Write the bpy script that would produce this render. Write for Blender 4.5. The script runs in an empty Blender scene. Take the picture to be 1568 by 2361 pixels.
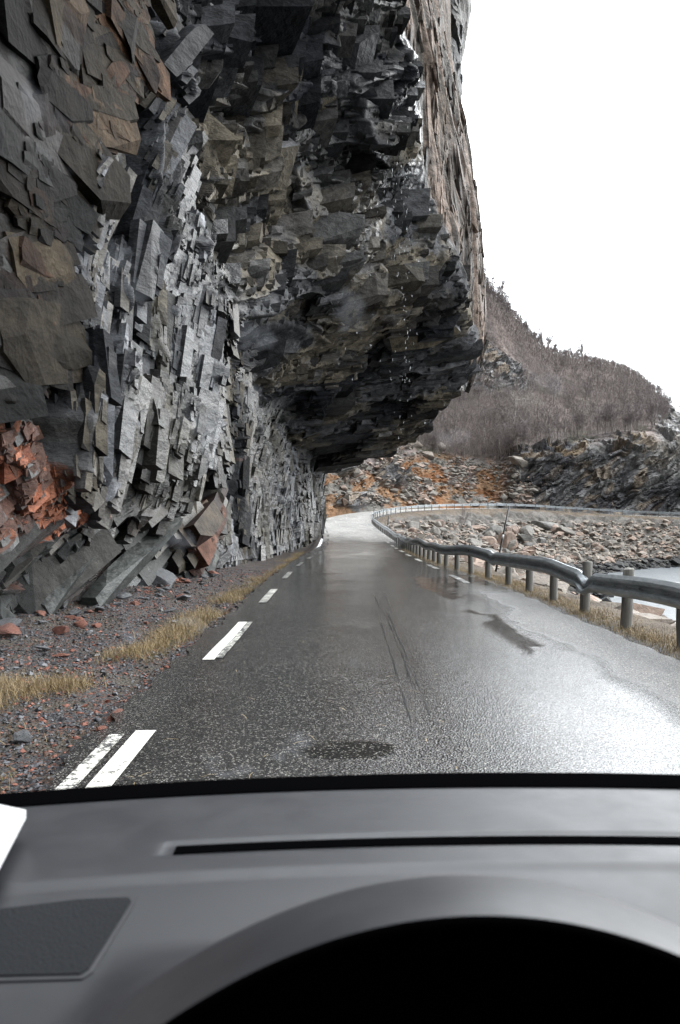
import bpy, math, random
import numpy as np
from mathutils import Vector, Matrix
from mathutils.bvhtree import BVHTree
random.seed(7)
rng = np.random.default_rng(11)
R = math.radians
S = bpy.context.scene
COL = S.collection

# ------------------------------------------------------------------ camera
PITCH = math.atan(25.5 / 2000.0)
cam_d = bpy.data.cameras.new("camera")
cam_d.sensor_fit = 'VERTICAL'
cam_d.sensor_height = 36.0
cam_d.lens = 30.5
cam_d.clip_start = 0.02
cam_d.clip_end = 4000
cam_d.dof.use_dof = True
cam_d.dof.focus_distance = 22.0
cam_d.dof.aperture_fstop = 8.5
cam = bpy.data.objects.new("camera", cam_d)
COL.objects.link(cam)
cam.location = (0, 0, 0)
cam.rotation_euler = (R(90) - PITCH, 0, 0)
S.camera = cam

# ------------------------------------------------------------------ sky and sun (thin bright overcast)
SUN_EL, SUN_AZ = 38.0, 58.0        # azimuth clockwise from the view direction (+Y)
W_ = bpy.data.worlds.new("World")
S.world = W_
W_.use_nodes = True
wn, wl = W_.node_tree.nodes, W_.node_tree.links
bg = wn["Background"]
bg.inputs[1].default_value = 0.15
sky = wn.new("ShaderNodeTexSky")
sky.sky_type = 'NISHITA'
sky.sun_disc = False
sky.sun_elevation = R(SUN_EL)
sky.sun_rotation = R(SUN_AZ)
sky.air_density = 1.0
sky.dust_density = 4.0
sky.ozone_density = 1.0
wmix = wn.new("ShaderNodeMixRGB")
wmix.blend_type = 'MIX'
wmix.inputs[0].default_value = 0.85
wmix.inputs[2].default_value = (22.5, 23.1, 24.0, 1)   # even cloud layer
wl.new(sky.outputs[0], wmix.inputs[1])
# the sun stands behind the cloud: the sky is brightest round it and dims away from it
tcw = wn.new("ShaderNodeTexCoord"); nrmw = wn.new("ShaderNodeVectorMath"); nrmw.operation = 'NORMALIZE'
wl.new(tcw.outputs['Generated'], nrmw.inputs[0])
dotw = wn.new("ShaderNodeVectorMath"); dotw.operation = 'DOT_PRODUCT'
wl.new(nrmw.outputs[0], dotw.inputs[0])
dotw.inputs[1].default_value = (math.sin(R(SUN_AZ)) * math.cos(R(SUN_EL)), math.cos(R(SUN_AZ)) * math.cos(R(SUN_EL)), math.sin(R(SUN_EL)))
mrw = wn.new("ShaderNodeMapRange"); wl.new(dotw.outputs['Value'], mrw.inputs[0])
mrw.interpolation_type = 'SMOOTHSTEP'
for i_, v_ in zip((1, 2, 3, 4), (-0.05, 1.0, 0.17, 1.85)): mrw.inputs[i_].default_value = v_
scw = wn.new("ShaderNodeVectorMath"); scw.operation = 'SCALE'
wl.new(wmix.outputs[0], scw.inputs[0]); wl.new(mrw.outputs[0], scw.inputs['Scale'])
wl.new(scw.outputs[0], bg.inputs[0])
sd = bpy.data.lights.new("sun", 'SUN')
sd.energy = 1.1
sd.angle = R(14)
sd.color = (1.0, 0.965, 0.91)
sun = bpy.data.objects.new("sun", sd)
COL.objects.link(sun)
sdir = Vector((math.sin(R(SUN_AZ)) * math.cos(R(SUN_EL)), math.cos(R(SUN_AZ)) * math.cos(R(SUN_EL)), math.sin(R(SUN_EL))))
sun.rotation_euler = sdir.to_track_quat('Z', 'Y').to_euler()
S.view_settings.view_transform = 'Standard'
S.view_settings.look = 'None'
S.view_settings.exposure = 0.15
S.view_settings.gamma = 1.0
S.cycles.use_denoising = True
S.cycles.max_bounces = 6
S.cycles.transparent_max_bounces = 12

# ------------------------------------------------------------------ helpers
def ray(px, py):
    """direction (y component not normalised) of a point of the photograph, 1568 x 2361 scale"""
    a = (px - 784.0) / 2000.0
    b = (1180.5 - py) / 2000.0
    c, s = math.cos(PITCH), math.sin(PITCH)
    return (a, c + b * s, -s + b * c)
def at(px, py, Y):
    d = ray(px, py)
    k = Y / d[1]
    return (d[0] * k, Y, d[2] * k)
def proj(P):
    c, s = math.cos(PITCH), math.sin(PITCH)
    f = P[..., 1] * c - P[..., 2] * s
    u = P[..., 1] * s + P[..., 2] * c
    f = np.maximum(f, 0.05)
    return 784 + 2000 * P[..., 0] / f, 1180.5 - 2000 * u / f

def tagp(o, label=None, cat=None, group=None, kind=None):
    if label: o['label'] = label
    if cat: o['category'] = cat
    if group: o['group'] = group
    if kind: o['kind'] = kind
    return o

def mesh_np(name, V, F, smooth=False, mats=(), attrs=None, fmat=None):
    """V (n,3), F list of equal-size index arrays -> mesh"""
    V = np.asarray(V, np.float32)
    if not isinstance(F, (list, tuple)): F = [F]
    F = [np.asarray(f, np.int32) for f in F if len(f)]
    me = bpy.data.meshes.new(name)
    me.vertices.add(len(V))
    me.vertices.foreach_set('co', V.ravel())
    nl = sum(f.size for f in F); nf = sum(len(f) for f in F)
    me.loops.add(nl); me.polygons.add(nf)
    me.loops.foreach_set('vertex_index', np.concatenate([f.ravel() for f in F]))
    tot = np.concatenate([np.full(len(f), f.shape[1], np.int32) for f in F])
    st = np.concatenate([[0], np.cumsum(tot)[:-1]]).astype(np.int32)
    me.polygons.foreach_set('loop_start', st)
    me.polygons.foreach_set('use_smooth', np.full(nf, bool(smooth)))
    if fmat is not None: me.polygons.foreach_set('material_index', np.asarray(fmat, np.int32))
    me.update(calc_edges=True)
    me.validate()
    for m in mats: me.materials.append(m)
    if attrs:
        for k, a in attrs.items():
            a = np.asarray(a, np.float32)
            if a.ndim == 2:
                if a.shape[1] == 3: a = np.concatenate([a, np.ones((len(a), 1), np.float32)], 1)
                at_ = me.attributes.new(k, 'FLOAT_COLOR', 'POINT'); at_.data.foreach_set('color', a.ravel())
            else:
                at_ = me.attributes.new(k, 'FLOAT', 'POINT'); at_.data.foreach_set('value', a)
    return me
def add(name, me, parent=None):
    o = bpy.data.objects.new(name, me); COL.objects.link(o)
    if parent: o.parent = parent
    return o
def empty(name, loc=(0, 0, 0), rot=(0, 0, 0)):
    o = bpy.data.objects.new(name, None); COL.objects.link(o)
    o.location = loc; o.rotation_euler = rot
    return o
def gridF(nr, nc):
    i = np.arange(nr * nc, dtype=np.int32).reshape(nr, nc)
    return np.stack([i[:-1, :-1], i[:-1, 1:], i[1:, 1:], i[1:, :-1]], -1).reshape(-1, 4)

# numpy noise ------------------------------------------------------
def _h(ix, iy, seed, k=0):
    x = (ix.astype(np.int64) * 374761393 + iy.astype(np.int64) * 668265263 + (seed * 7919 + k * 104729) * 2246822519) & 0xffffffff
    x = ((x ^ (x >> 13)) * 1274126177) & 0xffffffff
    x = ((x ^ (x >> 16)) * 2654435761) & 0xffffffff
    x = x ^ (x >> 15)
    return (x & 0xffffff).astype(np.float32) / 16777216.0
def vnoise(x, y, seed=0):
    xi = np.floor(x); yi = np.floor(y)
    fx = x - xi; fy = y - yi
    fx = fx * fx * (3 - 2 * fx); fy = fy * fy * (3 - 2 * fy)
    xi = xi.astype(np.int64); yi = yi.astype(np.int64)
    a = _h(xi, yi, seed); b = _h(xi + 1, yi, seed); c = _h(xi, yi + 1, seed); d = _h(xi + 1, yi + 1, seed)
    return (a + (b - a) * fx + (c - a) * fy + (a - b - c + d) * fx * fy) * 2 - 1
def fbm(x, y, seed=0, o=4, g=0.5):
    s = 0; a = 1.0
    for i in range(o):
        s = s + a * vnoise(x * 2 ** i + 13.7 * i, y * 2 ** i - 7.3 * i, seed + i)
        a *= g
    return s
def facets(u, v, seed, tilt=0.5, step=0.5, soft=0.0):
    """faceted planes: Worley cells, each a randomly tilted plane; u,v already in cell units.
       returns displacement, cell random, distance to the cell border"""
    ui = np.floor(u).astype(np.int64); vi = np.floor(v).astype(np.int64)
    best = np.full(u.shape, 1e9, np.float32); sec = best.copy()
    disp = np.zeros(u.shape, np.float32); rid = disp.copy(); dsec = disp.copy()
    for di in (-1, 0, 1):
        for dj in (-1, 0, 1):
            a = ui + di; b = vi + dj
            cx = a + 0.12 + 0.76 * _h(a, b, seed, 1); cy = b + 0.12 + 0.76 * _h(a, b, seed, 2)
            dx = u - cx; dy = v - cy
            d = dx * dx + dy * dy
            m = d < best
            h = step * (_h(a, b, seed, 3) - 0.5) + tilt * ((_h(a, b, seed, 4) * 2 - 1) * dx + (_h(a, b, seed, 5) * 2 - 1) * dy)
            m2 = (~m) & (d < sec)
            dsec = np.where(m, disp, np.where(m2, h, dsec)); sec = np.where(m, best, np.where(m2, d, sec))
            disp = np.where(m, h, disp); rid = np.where(m, _h(a, b, seed, 6), rid)
            best = np.where(m, d, best)
    e = np.sqrt(sec) - np.sqrt(best)
    if soft > 0:
        f = np.clip(0.5 + 0.5 * e / soft, 0, 1)
        disp = disp * f + dsec * (1 - f)
    return disp, rid, e
def blocks(u, v, seed, k=2.5, tilt=0.5, step=0.5, r0=0.25, rot=0.5):
    """chunky rock: upper envelope of tilted mesas with steep flanks. Continuous, with sharp creases.
       returns height, id of the winning block, 1 on a flank"""
    ui = np.floor(u).astype(np.int64); vi = np.floor(v).astype(np.int64)
    best = np.full(u.shape, -1e9, np.float32); rid = np.zeros(u.shape, np.float32); fl = rid.copy()
    for di in (-1, 0, 1):
        for dj in (-1, 0, 1):
            a = ui + di; b = vi + dj
            dx = u - (a + 0.15 + 0.7 * _h(a, b, seed, 1)); dy = v - (b + 0.15 + 0.7 * _h(a, b, seed, 2))
            th = (_h(a, b, seed, 7) - 0.5) * 2 * rot
            c, s = np.cos(th), np.sin(th)
            ex = np.abs(dx * c + dy * s + 0.25 * dy * (_h(a, b, seed, 8) - .5)); ey = np.abs(-dx * s + dy * c)
            rr = r0 + 0.28 * _h(a, b, seed, 9)
            over = np.maximum(0, np.maximum(ex, ey) - rr)
            h = step * (_h(a, b, seed, 3) - 0.5) + tilt * ((_h(a, b, seed, 4) * 2 - 1) * dx + (_h(a, b, seed, 5) * 2 - 1) * dy) - k * over
            m = h > best
            best = np.where(m, h, best); rid = np.where(m, _h(a, b, seed, 6), rid); fl = np.where(m, np.clip(over * 12, 0, 1), fl)
    return best, rid, fl
def blur(D, n=1):
    for _ in range(n):
        D = np.concatenate([D[:1], (D[:-2] + 2 * D[1:-1] + D[2:]) / 4, D[-1:]])
        D = np.concatenate([D[:, :1], (D[:, :-2] + 2 * D[:, 1:-1] + D[:, 2:]) / 4, D[:, -1:]], 1)
    return D
def sstep(a, b, x):
    t = np.clip((x - a) / (b - a), 0, 1)
    return t * t * (3 - 2 * t)
def slab_templates(n, seed, cuts=(6, 11), zf=.35, deep=(.30, .46)):
    """angular convex slabs inside a unit box, chopped by random planes; long axis x, flat faces +-z"""
    import bmesh
    q = np.random.default_rng(seed); out = []
    for k in range(n):
        bm = bmesh.new(); bmesh.ops.create_cube(bm, size=1.0)
        for j in range(int(q.integers(*cuts))):
            nv = q.normal(size=3) * np.array([1.0, 1.0, zf]); nv /= np.linalg.norm(nv)
            d_ = q.uniform(*deep) * np.abs(nv).sum() * q.uniform(.8, 1.0)
            r_ = bmesh.ops.bisect_plane(bm, geom=bm.verts[:] + bm.edges[:] + bm.faces[:], plane_co=nv * d_, plane_no=nv, clear_outer=True)
            ed = [e for e in r_['geom_cut'] if isinstance(e, bmesh.types.BMEdge)]
            if ed: bmesh.ops.contextual_create(bm, geom=ed)
        bmesh.ops.triangulate(bm, faces=bm.faces); bm.normal_update(); bm.verts.index_update()
        V = np.array([v.co[:] for v in bm.verts]); F = np.array([[v.index for v in f.verts] for f in bm.faces]); Nf = np.array([f.normal[:] for f in bm.faces])
        bm.free(); out.append((V, F, Nf))
    return out
def place_slabs(tm, P, E1, E2, E3, dims, seed):
    """returns V, F, face normal in slab frame (nz), slab index per face"""
    q = np.random.default_rng(seed); pick = q.integers(0, len(tm), len(P))
    Vs, Fs, nz, ids = [], [], [], []; n0 = 0
    for k, (v, f, nf) in enumerate(tm):
        m = np.where(pick == k)[0]
        if not len(m): continue
        loc = v[None] * dims[m][:, None]
        sg = q.choice([-1, 1], (len(m), 1, 3)).astype(float); sg[..., 2] = sg[..., 0] * sg[..., 1]
        loc = loc * sg
        W = P[m][:, None] + loc[..., 0:1] * E1[m][:, None] + loc[..., 1:2] * E2[m][:, None] + loc[..., 2:3] * E3[m][:, None]
        Vs.append(W.reshape(-1, 3)); Fs.append((f[None] + (n0 + np.arange(len(m)) * len(v))[:, None, None]).reshape(-1, 3)); n0 += len(m) * len(v)
        nz.append((nf[None, :, :] * sg * np.array([1, 1, 1])).reshape(-1, 3)); ids.append(np.repeat(m, len(f)))
    return np.concatenate(Vs), np.concatenate(Fs), np.concatenate(nz), np.concatenate(ids)
def catmull(T, n):
    """interpolate table T (k, ...) at n points per interval along axis 0, Catmull-Rom"""
    T = np.asarray(T, float)
    P = np.concatenate([[2 * T[0] - T[1]], T, [2 * T[-1] - T[-2]]])
    if np.isscalar(n): n = [n] * (len(T) - 1)
    out = []
    for i in range(len(T) - 1):
        t = (np.arange(n[i]) / n[i]).reshape((-1,) + (1,) * (T.ndim - 1))
        p0, p1, p2, p3 = P[i], P[i + 1], P[i + 2], P[i + 3]
        out.append(0.5 * (2 * p1 + (p2 - p0) * t + (2 * p0 - 5 * p1 + 4 * p2 - p3) * t ** 2 + (3 * p1 - p0 - 3 * p2 + p3) * t ** 3))
    out.append(T[-1][None])
    return np.concatenate(out)
def normals_grid(P):
    du = np.gradient(P, axis=0); dv = np.gradient(P, axis=1)
    n = np.cross(du, dv)
    return n / np.maximum(np.linalg.norm(n, axis=-1, keepdims=True), 1e-9)

# materials ---------------------------------------------------------
class NT:
    def __init__(s, name, rough=0.7, base=None, metal=0.0, spec=0.5):
        s.m = bpy.data.materials.new(name); s.m.use_nodes = True
        s.n, s.l = s.m.node_tree.nodes, s.m.node_tree.links
        s.b = s.n['Principled BSDF']; s.out = s.n['Material Output']
        s.b.inputs['Roughness'].default_value = rough
        s.b.inputs['Metallic'].default_value = metal
        s.b.inputs['Specular IOR Level'].default_value = spec
        if base: s.b.inputs['Base Color'].default_value = (*base, 1)
        s._pos = None
    def node(s, t, **kw):
        n = s.n.new(t)
        for k, v in kw.items():
            if hasattr(n, k): setattr(n, k, v)
        return n
    def set(s, sock, v):
        if isinstance(v, bpy.types.NodeSocket): s.l.new(v, sock)
        elif isinstance(v, (tuple, list)) and len(v) == 3 and sock.type == 'RGBA': sock.default_value = (*v, 1)
        else: sock.default_value = v
    def pos(s, scale=(1, 1, 1), rot=(0, 0, 0), obj=False):
        tc = s.node('ShaderNodeTexCoord') if obj else s.node('ShaderNodeNewGeometry')
        mp = s.node('ShaderNodeMapping')
        s.l.new(tc.outputs['Object' if obj else 'Position'], mp.inputs[0])
        mp.inputs['Scale'].default_value = scale; mp.inputs['Rotation'].default_value = rot
        return mp.outputs[0]
    def noise(s, scale, detail=5, rough=0.6, vec=None, dist=0.0):
        n = s.node('ShaderNodeTexNoise')
        n.inputs['Scale'].default_value = scale; n.inputs['Detail'].default_value = detail
        n.inputs['Roughness'].default_value = rough; n.inputs['Distortion'].default_value = dist
        if vec is None: vec = s.pos()
        s.l.new(vec, n.inputs['Vector'])
        return n.outputs['Fac']
    def voro(s, scale, vec=None, feature='F1', out='Distance'):
        n = s.node('ShaderNodeTexVoronoi'); n.feature = feature
        n.inputs['Scale'].default_value = scale
        if vec is None: vec = s.pos()
        s.l.new(vec, n.inputs['Vector'])
        return n.outputs[out]
    def ramp(s, x, a, b, ca=0.0, cb=1.0):
        n = s.node('ShaderNodeMapRange')
        s.set(n.inputs[0], x)
        for i, v in zip((1, 2, 3, 4), (a, b, ca, cb)): s.set(n.inputs[i], v)
        return n.outputs[0]
    def math(s, op, a, b=0.0):
        n = s.node('ShaderNodeMath', operation=op)
        s.set(n.inputs[0], a); s.set(n.inputs[1], b)
        return n.outputs[0]
    def mix(s, f, a, b, mode='MIX'):
        n = s.node('ShaderNodeMixRGB', blend_type=mode)
        s.set(n.inputs[0], f); s.set(n.inputs[1], a); s.set(n.inputs[2], b)
        return n.outputs[0]
    def attr(s, name, out='Color'):
        n = s.node('ShaderNodeAttribute', attribute_name=name)
        return n.outputs[out]
    def base(s, v): s.set(s.b.inputs['Base Color'], v)
    def rough(s, v): s.set(s.b.inputs['Roughness'], v)
    def bump(s, h, strength=0.5, dist=0.05):
        n = s.node('ShaderNodeBump')
        n.inputs['Strength'].default_value = strength; n.inputs['Distance'].default_value = dist
        s.set(n.inputs['Height'], h)
        old = s.b.inputs['Normal'].links
        if old: s.l.new(old[0].from_socket, n.inputs['Normal'])
        s.l.new(n.outputs[0], s.b.inputs['Normal'])

# rock: colours come with the mesh (the stone's colours, facet by facet, some shade painted in on the cliff), grain and cracks from nodes
def rock_mat(name, gs=1.0, bump=0.6, crack=True):
    t = NT(name)
    fol = t.pos(scale=(1.0, 1.0, 1.7), rot=(R(-15), 0, 0))
    n1 = t.noise(1.6 * gs, 8, 0.7, fol)
    n2 = t.noise(14 * gs, 6, 0.7, fol)
    n3 = t.noise(60 * gs, 4, 0.7)
    c = t.attr('Col')
    c = t.mix(1.0, c, t.ramp(n1, 0.34, 0.68, 0.35, 1.6), 'MULTIPLY')
    c = t.mix(1.0, c, t.ramp(n2, 0.3, 0.7, 0.6, 1.4), 'MULTIPLY')
    c = t.mix(1.0, c, t.ramp(n3, 0.3, 0.7, 0.75, 1.25), 'MULTIPLY')
    h = t.math('ADD', t.math('MULTIPLY', n2, 0.6), t.math('MULTIPLY', n3, 0.25))
    wv = t.node('ShaderNodeMixRGB', blend_type='ADD'); wv.inputs[0].default_value = .5
    gp0 = t.pos(scale=(1.2, 1.2, 1.6), rot=(R(-30), 0.3, 0)); nz0 = t.node('ShaderNodeTexNoise'); nz0.inputs['Scale'].default_value = 1.2; nz0.inputs['Detail'].default_value = 4
    t.l.new(gp0, nz0.inputs['Vector']); t.l.new(gp0, wv.inputs[1]); t.l.new(nz0.outputs['Color'], wv.inputs[2])
    vz = t.node('ShaderNodeTexVoronoi'); vz.inputs['Scale'].default_value = 2.6 * gs; t.l.new(wv.outputs[0], vz.inputs['Vector'])
    vz2 = t.node('ShaderNodeTexVoronoi'); vz2.inputs['Scale'].default_value = 8.0 * gs; t.l.new(wv.outputs[0], vz2.inputs['Vector'])
    h = t.math('ADD', h, t.math('ADD', t.math('MULTIPLY', vz.outputs['Distance'], 1.1), t.math('MULTIPLY', vz2.outputs['Distance'], .35)))
    if crack:
        w = t.node('ShaderNodeMixRGB'); w.inputs[0].default_value = 0.06
        gp = t.pos(scale=(1, 0.8, 1.5), rot=(R(-30), 0.2, 0)); t.l.new(gp, w.inputs[1])
        nn = t.node('ShaderNodeTexNoise'); nn.inputs['Scale'].default_value = 1.5; nn.inputs['Detail'].default_value = 5
        t.l.new(gp, nn.inputs['Vector']); t.l.new(nn.outputs['Color'], w.inputs[2])
        w.blend_type = 'ADD'; w.inputs[0].default_value = 0.7
        ck = t.voro(1.1 * gs, w.outputs[0], 'DISTANCE_TO_EDGE')
        line = t.ramp(ck, 0.0, 0.022, 0.0, 1.0)
        c = t.mix(1.0, c, t.ramp(line, 0, 1, 0.45, 1.0), 'MULTIPLY')
        h = t.math('ADD', h, t.math('MULTIPLY', line, 0.35))
    wet = t.attr('wet', 'Fac')
    c = t.mix(wet, c, t.mix(1.0, c, (0.45, 0.46, 0.5), 'MULTIPLY'))
    t.base(c)
    t.rough(t.ramp(t.math('ADD', t.math('MULTIPLY', wet, 1.0), t.math('MULTIPLY', n2, -0.25)), -0.2, 0.9, 0.8, 0.10))
    t.set(t.b.inputs['Specular IOR Level'], t.ramp(wet, 0.15, 0.9, 0.04, 0.7))
    t.bump(h, bump, 0.09 / gs)
    return t.m
M_rock = rock_mat('cliff_rock', 1.0, 0.5, False)
M_farrock = rock_mat('hill_rock', 0.35, 0.6, False)
# ------------------------------------------------------------------ road line
RC = [(0.85, -12, -1.70), (0.85, 0, -1.68), (0.85, 8, -1.68), (0.85, 12, -1.74), (0.82, 20, -1.90), (0.8, 28, -2.10), (0.9, 36, -2.35), (1.1, 50, -2.75),
      (1.3, 60, -3.0), (1.15, 75, -2.9), (0.75, 85, -2.62), (0.55, 93, -2.3), (1.1, 101, -2.0), (3.0, 109, -1.68), (6.4, 117, -1.4), (11.5, 124.5, -1.2),
      (18.5, 131.5, -1.1), (27, 137, -1.2), (37, 140.5, -1.75), (50, 141.5, -2.4), (68, 139, -2.9), (90, 132, -3.2), (120, 120, -3.4)]
rc = catmull(RC, 24)
seg = np.linalg.norm(np.diff(rc, axis=0), axis=1); arc = np.concatenate([[0], np.cumsum(seg)])
def road_at(s):
    """centre point, right-hand unit normal at arclength s"""
    s = np.asarray(s, float)
    P = np.stack([np.interp(s, arc, rc[:, k]) for k in range(3)], -1)
    Q = np.stack([np.interp(s + 0.4, arc, rc[:, k]) for k in range(3)], -1) - np.stack([np.interp(s - 0.4, arc, rc[:, k]) for k in range(3)], -1)
    T = Q[..., :2] / np.linalg.norm(Q[..., :2], axis=-1, keepdims=True)
    return P, np.stack([T[..., 1], -T[..., 0]], -1)
def road_pt(s, off, dz=0.0):
    P, N = road_at(s)
    out = P.copy(); out[..., 0] += N[..., 0] * off; out[..., 1] += N[..., 1] * off
    out[..., 2] += dz + cross_z(off)
    return out
def cross_z(off):      # slight camber of the carriageway
    return -0.015 * np.abs(np.asarray(off, float)) * 0.8
def s_of_y(y): return float(np.interp(y, rc[:24 * 12, 1], arc[:24 * 12]))
ATOT = float(arc[-1])
def road_z_near(x, y):
    """height of the road plane beside the straight part"""
    z = np.interp(y, rc[:24 * 12, 1], rc[:24 * 12, 2]); return z

# road sheet: fine near the camera so that water films, ruts and the broken edge are real variation of the surface
s0 = s_of_y(3.0)
def road_grid(sa, sb, ds, offs):
    s = np.arange(sa, sb + ds * 0.5, ds)
    P, N = road_at(s)
    X = P[:, None, 0] + N[:, None, 0] * offs[None]; Y = P[:, None, 1] + N[:, None, 1] * offs[None]
    Z = P[:, None, 2] + cross_z(offs)[None] + 0 * X
    return s, np.stack([X, Y, Z], -1)
EL, ER = -2.62, 2.80          # asphalt edges
offs = np.concatenate([np.linspace(EL, ER, 96)])
def make_road():
    parts = [(s_of_y(-10), s_of_y(3.4), 0.5), (s_of_y(3.4), s_of_y(30), 0.06), (s_of_y(30), ATOT, 0.35)]
    s = np.concatenate([np.arange(a, b, d) for a, b, d in parts] + [[ATOT]])
    P, N = road_at(s)
    o = offs[None] + 0 * s[:, None]
    # ragged asphalt edge
    o[:, 0] += 0.07 * fbm(s * 2.2, s * 0, 31, 4); o[:, -1] += 0.06 * fbm(s * 1.7, s * 0, 33, 4)
    X = P[:, None, 0] + N[:, None, 0] * o; Y = P[:, None, 1] + N[:, None, 1] * o
    Z = P[:, None, 2] + cross_z(o) - 0.012 * np.exp(-((o - 1.55) / 0.35) ** 2) - 0.012 * np.exp(-((o + 0.35) / 0.35) ** 2) + 0.006 * fbm(X * 0.9, Y * 0.5, 5, 3)
    G = np.stack([X, Y, Z], -1)
    # standing water (0 dry ... 1 film of water)
    n = fbm(X * 0.8, Y * 0.32, 9, 5); n2 = fbm(X * 2.6, Y * 1.5, 19, 4)
    wet = np.full(X.shape, 0.60)
    px, py = proj(G)
    right = sstep(0.5, 2.0, X + 0.20 * n)             # wet half of the lane
    wet = wet + (0.09 + 0.17 * sstep(12, 7, Y)) * right * (1 - sstep(20, 26, Y)) + 0.2 * sstep(13, 30, Y + 3 * n) * sstep(1.6, .5, X - .06 * (Y - 22) * (Y > 22) + .3 * n)
    film = sstep(0.25, 0.6, n + 0.35 * n2 - 0.9 * sstep(1.3, 0.3, np.abs(X - 1.9 - 0.03 * Y)) * (Y < 5) + 0.35 * sstep(1.4, 2.2, X) - 0.25)
    wet = np.maximum(wet, film * sstep(1.4, 2.2, X) * (Y < 26) * 0.95)
    # dark standing water near the edge line, 17-24 m
    pud = np.exp(-(((X - 2.2 - 0.25 * n2) / 0.42) ** 2 + ((Y - 19.5) / 3.6) ** 2) ** 2)
    wet = np.maximum(wet, sstep(0.25, 0.5, pud + 0.25 * n2))
    # round puddle just ahead and one further on
    for cx, cy, rx, ry in ((0.06, 5.85, 0.32, 0.24),):
        q = np.exp(-(((X - cx) / rx) ** 2 + ((Y - cy) / ry) ** 2) ** 1.5)
        wet = np.maximum(wet, 0.98 * sstep(0.3, 0.55, q + 0.22 * n2 + .1 * n))
    # dry strip towards the guardrail
    dry = sstep(2.5, 2.95, X + 0.16 * n + .10 * n2) * sstep(5.4, 7.4, Y + 0.6 * n2 + (X - 2.4) * 0.8) * (1 - sstep(16, 20, Y))
    wet = wet * (1 - dry)
    wet = np.where(Y > 36, np.maximum(wet, 0.84 + 0.14 * np.clip(n, -1, 1)), wet)
    wet = wet * (1 - 0.25 * sstep(EL + 0.55, EL + 0.2, o))
    dark = (0.75 + 0.5 * np.clip(0.5 + 0.5 * n + 0.3 * n2, 0, 1)) * (1 + 4.5 * sstep(56, 70, Y + 2 * n))  # far stretch paler: dry asphalt, and open daylight past the overhang painted in
    wet = np.where(Y > 56, wet * (1 - .92 * sstep(56, 70, Y + 2 * n)), wet)
    me = mesh_np('road', G.reshape(-1, 3), gridF(*X.shape)[:, ::-1], True, [M_asphalt], {'wet': wet.ravel(), 'tone': dark.ravel()})
    o_ = add('road', me); tagp(o_, kind='structure')
    return o_
t = NT('wet_asphalt')
wet = t.attr('wet', 'Fac'); tone = t.attr('tone', 'Fac')
ag = t.voro(85, out='Color'); agd = t.voro(85)
ag2 = t.voro(58, out='Color'); ag2b = t.voro(58); ag2d = t.voro(66)
sep = t.node('ShaderNodeSeparateColor'); t.l.new(ag, sep.inputs[0])
sep2 = t.node('ShaderNodeSeparateColor'); t.l.new(ag2, sep2.inputs[0])
fine = t.noise(220, 3, 0.7)
stone = t.ramp(sep.outputs[0], 0.0, 1.0, 0.006, 0.045)
c = t.mix(t.ramp(sep.outputs[1], 0.86, 0.9), t.mix(1.0, (1, 0.98, 0.96), stone, 'MULTIPLY'), (0.20, 0.19, 0.17))
c = t.mix(t.math('MULTIPLY', t.ramp(sep2.outputs[1], 0.88, 0.9), t.ramp(ag2b, .35, .25)), c, (0.42, 0.41, 0.38))  # sparse pale chips; glints of the wet stones painted into the colour
c = t.mix(1.0, c, tone, 'MULTIPLY')
c = t.mix(1.0, c, t.ramp(wet, 0, 0.5, 1.05, 0.6), 'MULTIPLY')
t.base(c)
h = t.math('ADD', t.math('MULTIPLY', ag2d, 1.0), t.math('ADD', t.math('MULTIPLY', sep2.outputs[0], 0.5), t.math('MULTIPLY', agd, 0.3)))
h = t.math('MULTIPLY', h, t.ramp(wet, 0.3, 0.97, 1.0, 0.05))
t.bump(h, 1.0, 0.0065)
t.rough(t.math('MULTIPLY', t.ramp(wet, 0.0, 0.4, 2.6, 0.9), t.ramp(wet, 0.4, 0.95, 0.20, 0.04)))
t.b.inputs['Specular IOR Level'].default_value = 0.55
M_asphalt = t.m
make_road()

# ------------------------------------------------------------------ ground under and left of the road, gravel verge
def grad_ground():
    t = NT('verge_gravel')
    v = t.voro(32, out='Color'); vd = t.voro(32)
    sp = t.node('ShaderNodeSeparateColor'); t.l.new(v, sp.inputs[0])
    g = t.mix(t.ramp(sp.outputs[0], 0.72, 0.76), t.mix(sp.outputs[1], (0.005, 0.0055, 0.007), (0.024, 0.025, 0.028)), (0.07, 0.026, 0.015))
    nz = t.noise(1.4, 5)
    g = t.mix(t.ramp(nz, 0.48, 0.62), g, t.mix(sp.outputs[2], (0.05, 0.036, 0.02), (0.02, 0.017, 0.011)))
    t.base(g); t.rough(0.6)
    t.bump(t.math('ADD', t.math('MULTIPLY', vd, -1.0), t.math('MULTIPLY', t.noise(90, 4), 0.5)), 0.9, 0.03)
    return t.m
M_gravel = grad_ground()
def ground_z_left(X, Y):
    zr = road_z_near(X, Y)
    d = np.clip(-1.75 - X, 0, 6)                      # distance outside the asphalt
    z = zr - 0.06 - 0.10 * sstep(0, 0.35, d) + 0.10 * sstep(0.8, 2.2, d) + 0.25 * sstep(2.0, 4.0, d)
    return z + 0.05 * fbm(X * 1.1, Y * 1.1, 41, 4) * sstep(0, 0.5, d)
def make_verge():
    x = np.concatenate([np.arange(-13, -5.2, 0.5), np.arange(-5.2, -1.5, 0.055)]); y = np.concatenate([np.arange(-10, 4, 0.5), np.arange(4, 34, 0.09), np.arange(34, 112, 0.5)])
    Y, X = np.meshgrid(y, x, indexing='ij')
    Z = ground_z_left(X, Y)
    me = mesh_np('ground', np.stack([X, Y, Z], -1).reshape(-1, 3), gridF(*X.shape)[:, ::-1], True, [M_gravel])
    tagp(add('ground', me), kind='structure')
make_verge()

# ------------------------------------------------------------------ the overhanging cliff
def A(*a): return [list(at(*p)) for p in a]
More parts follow.
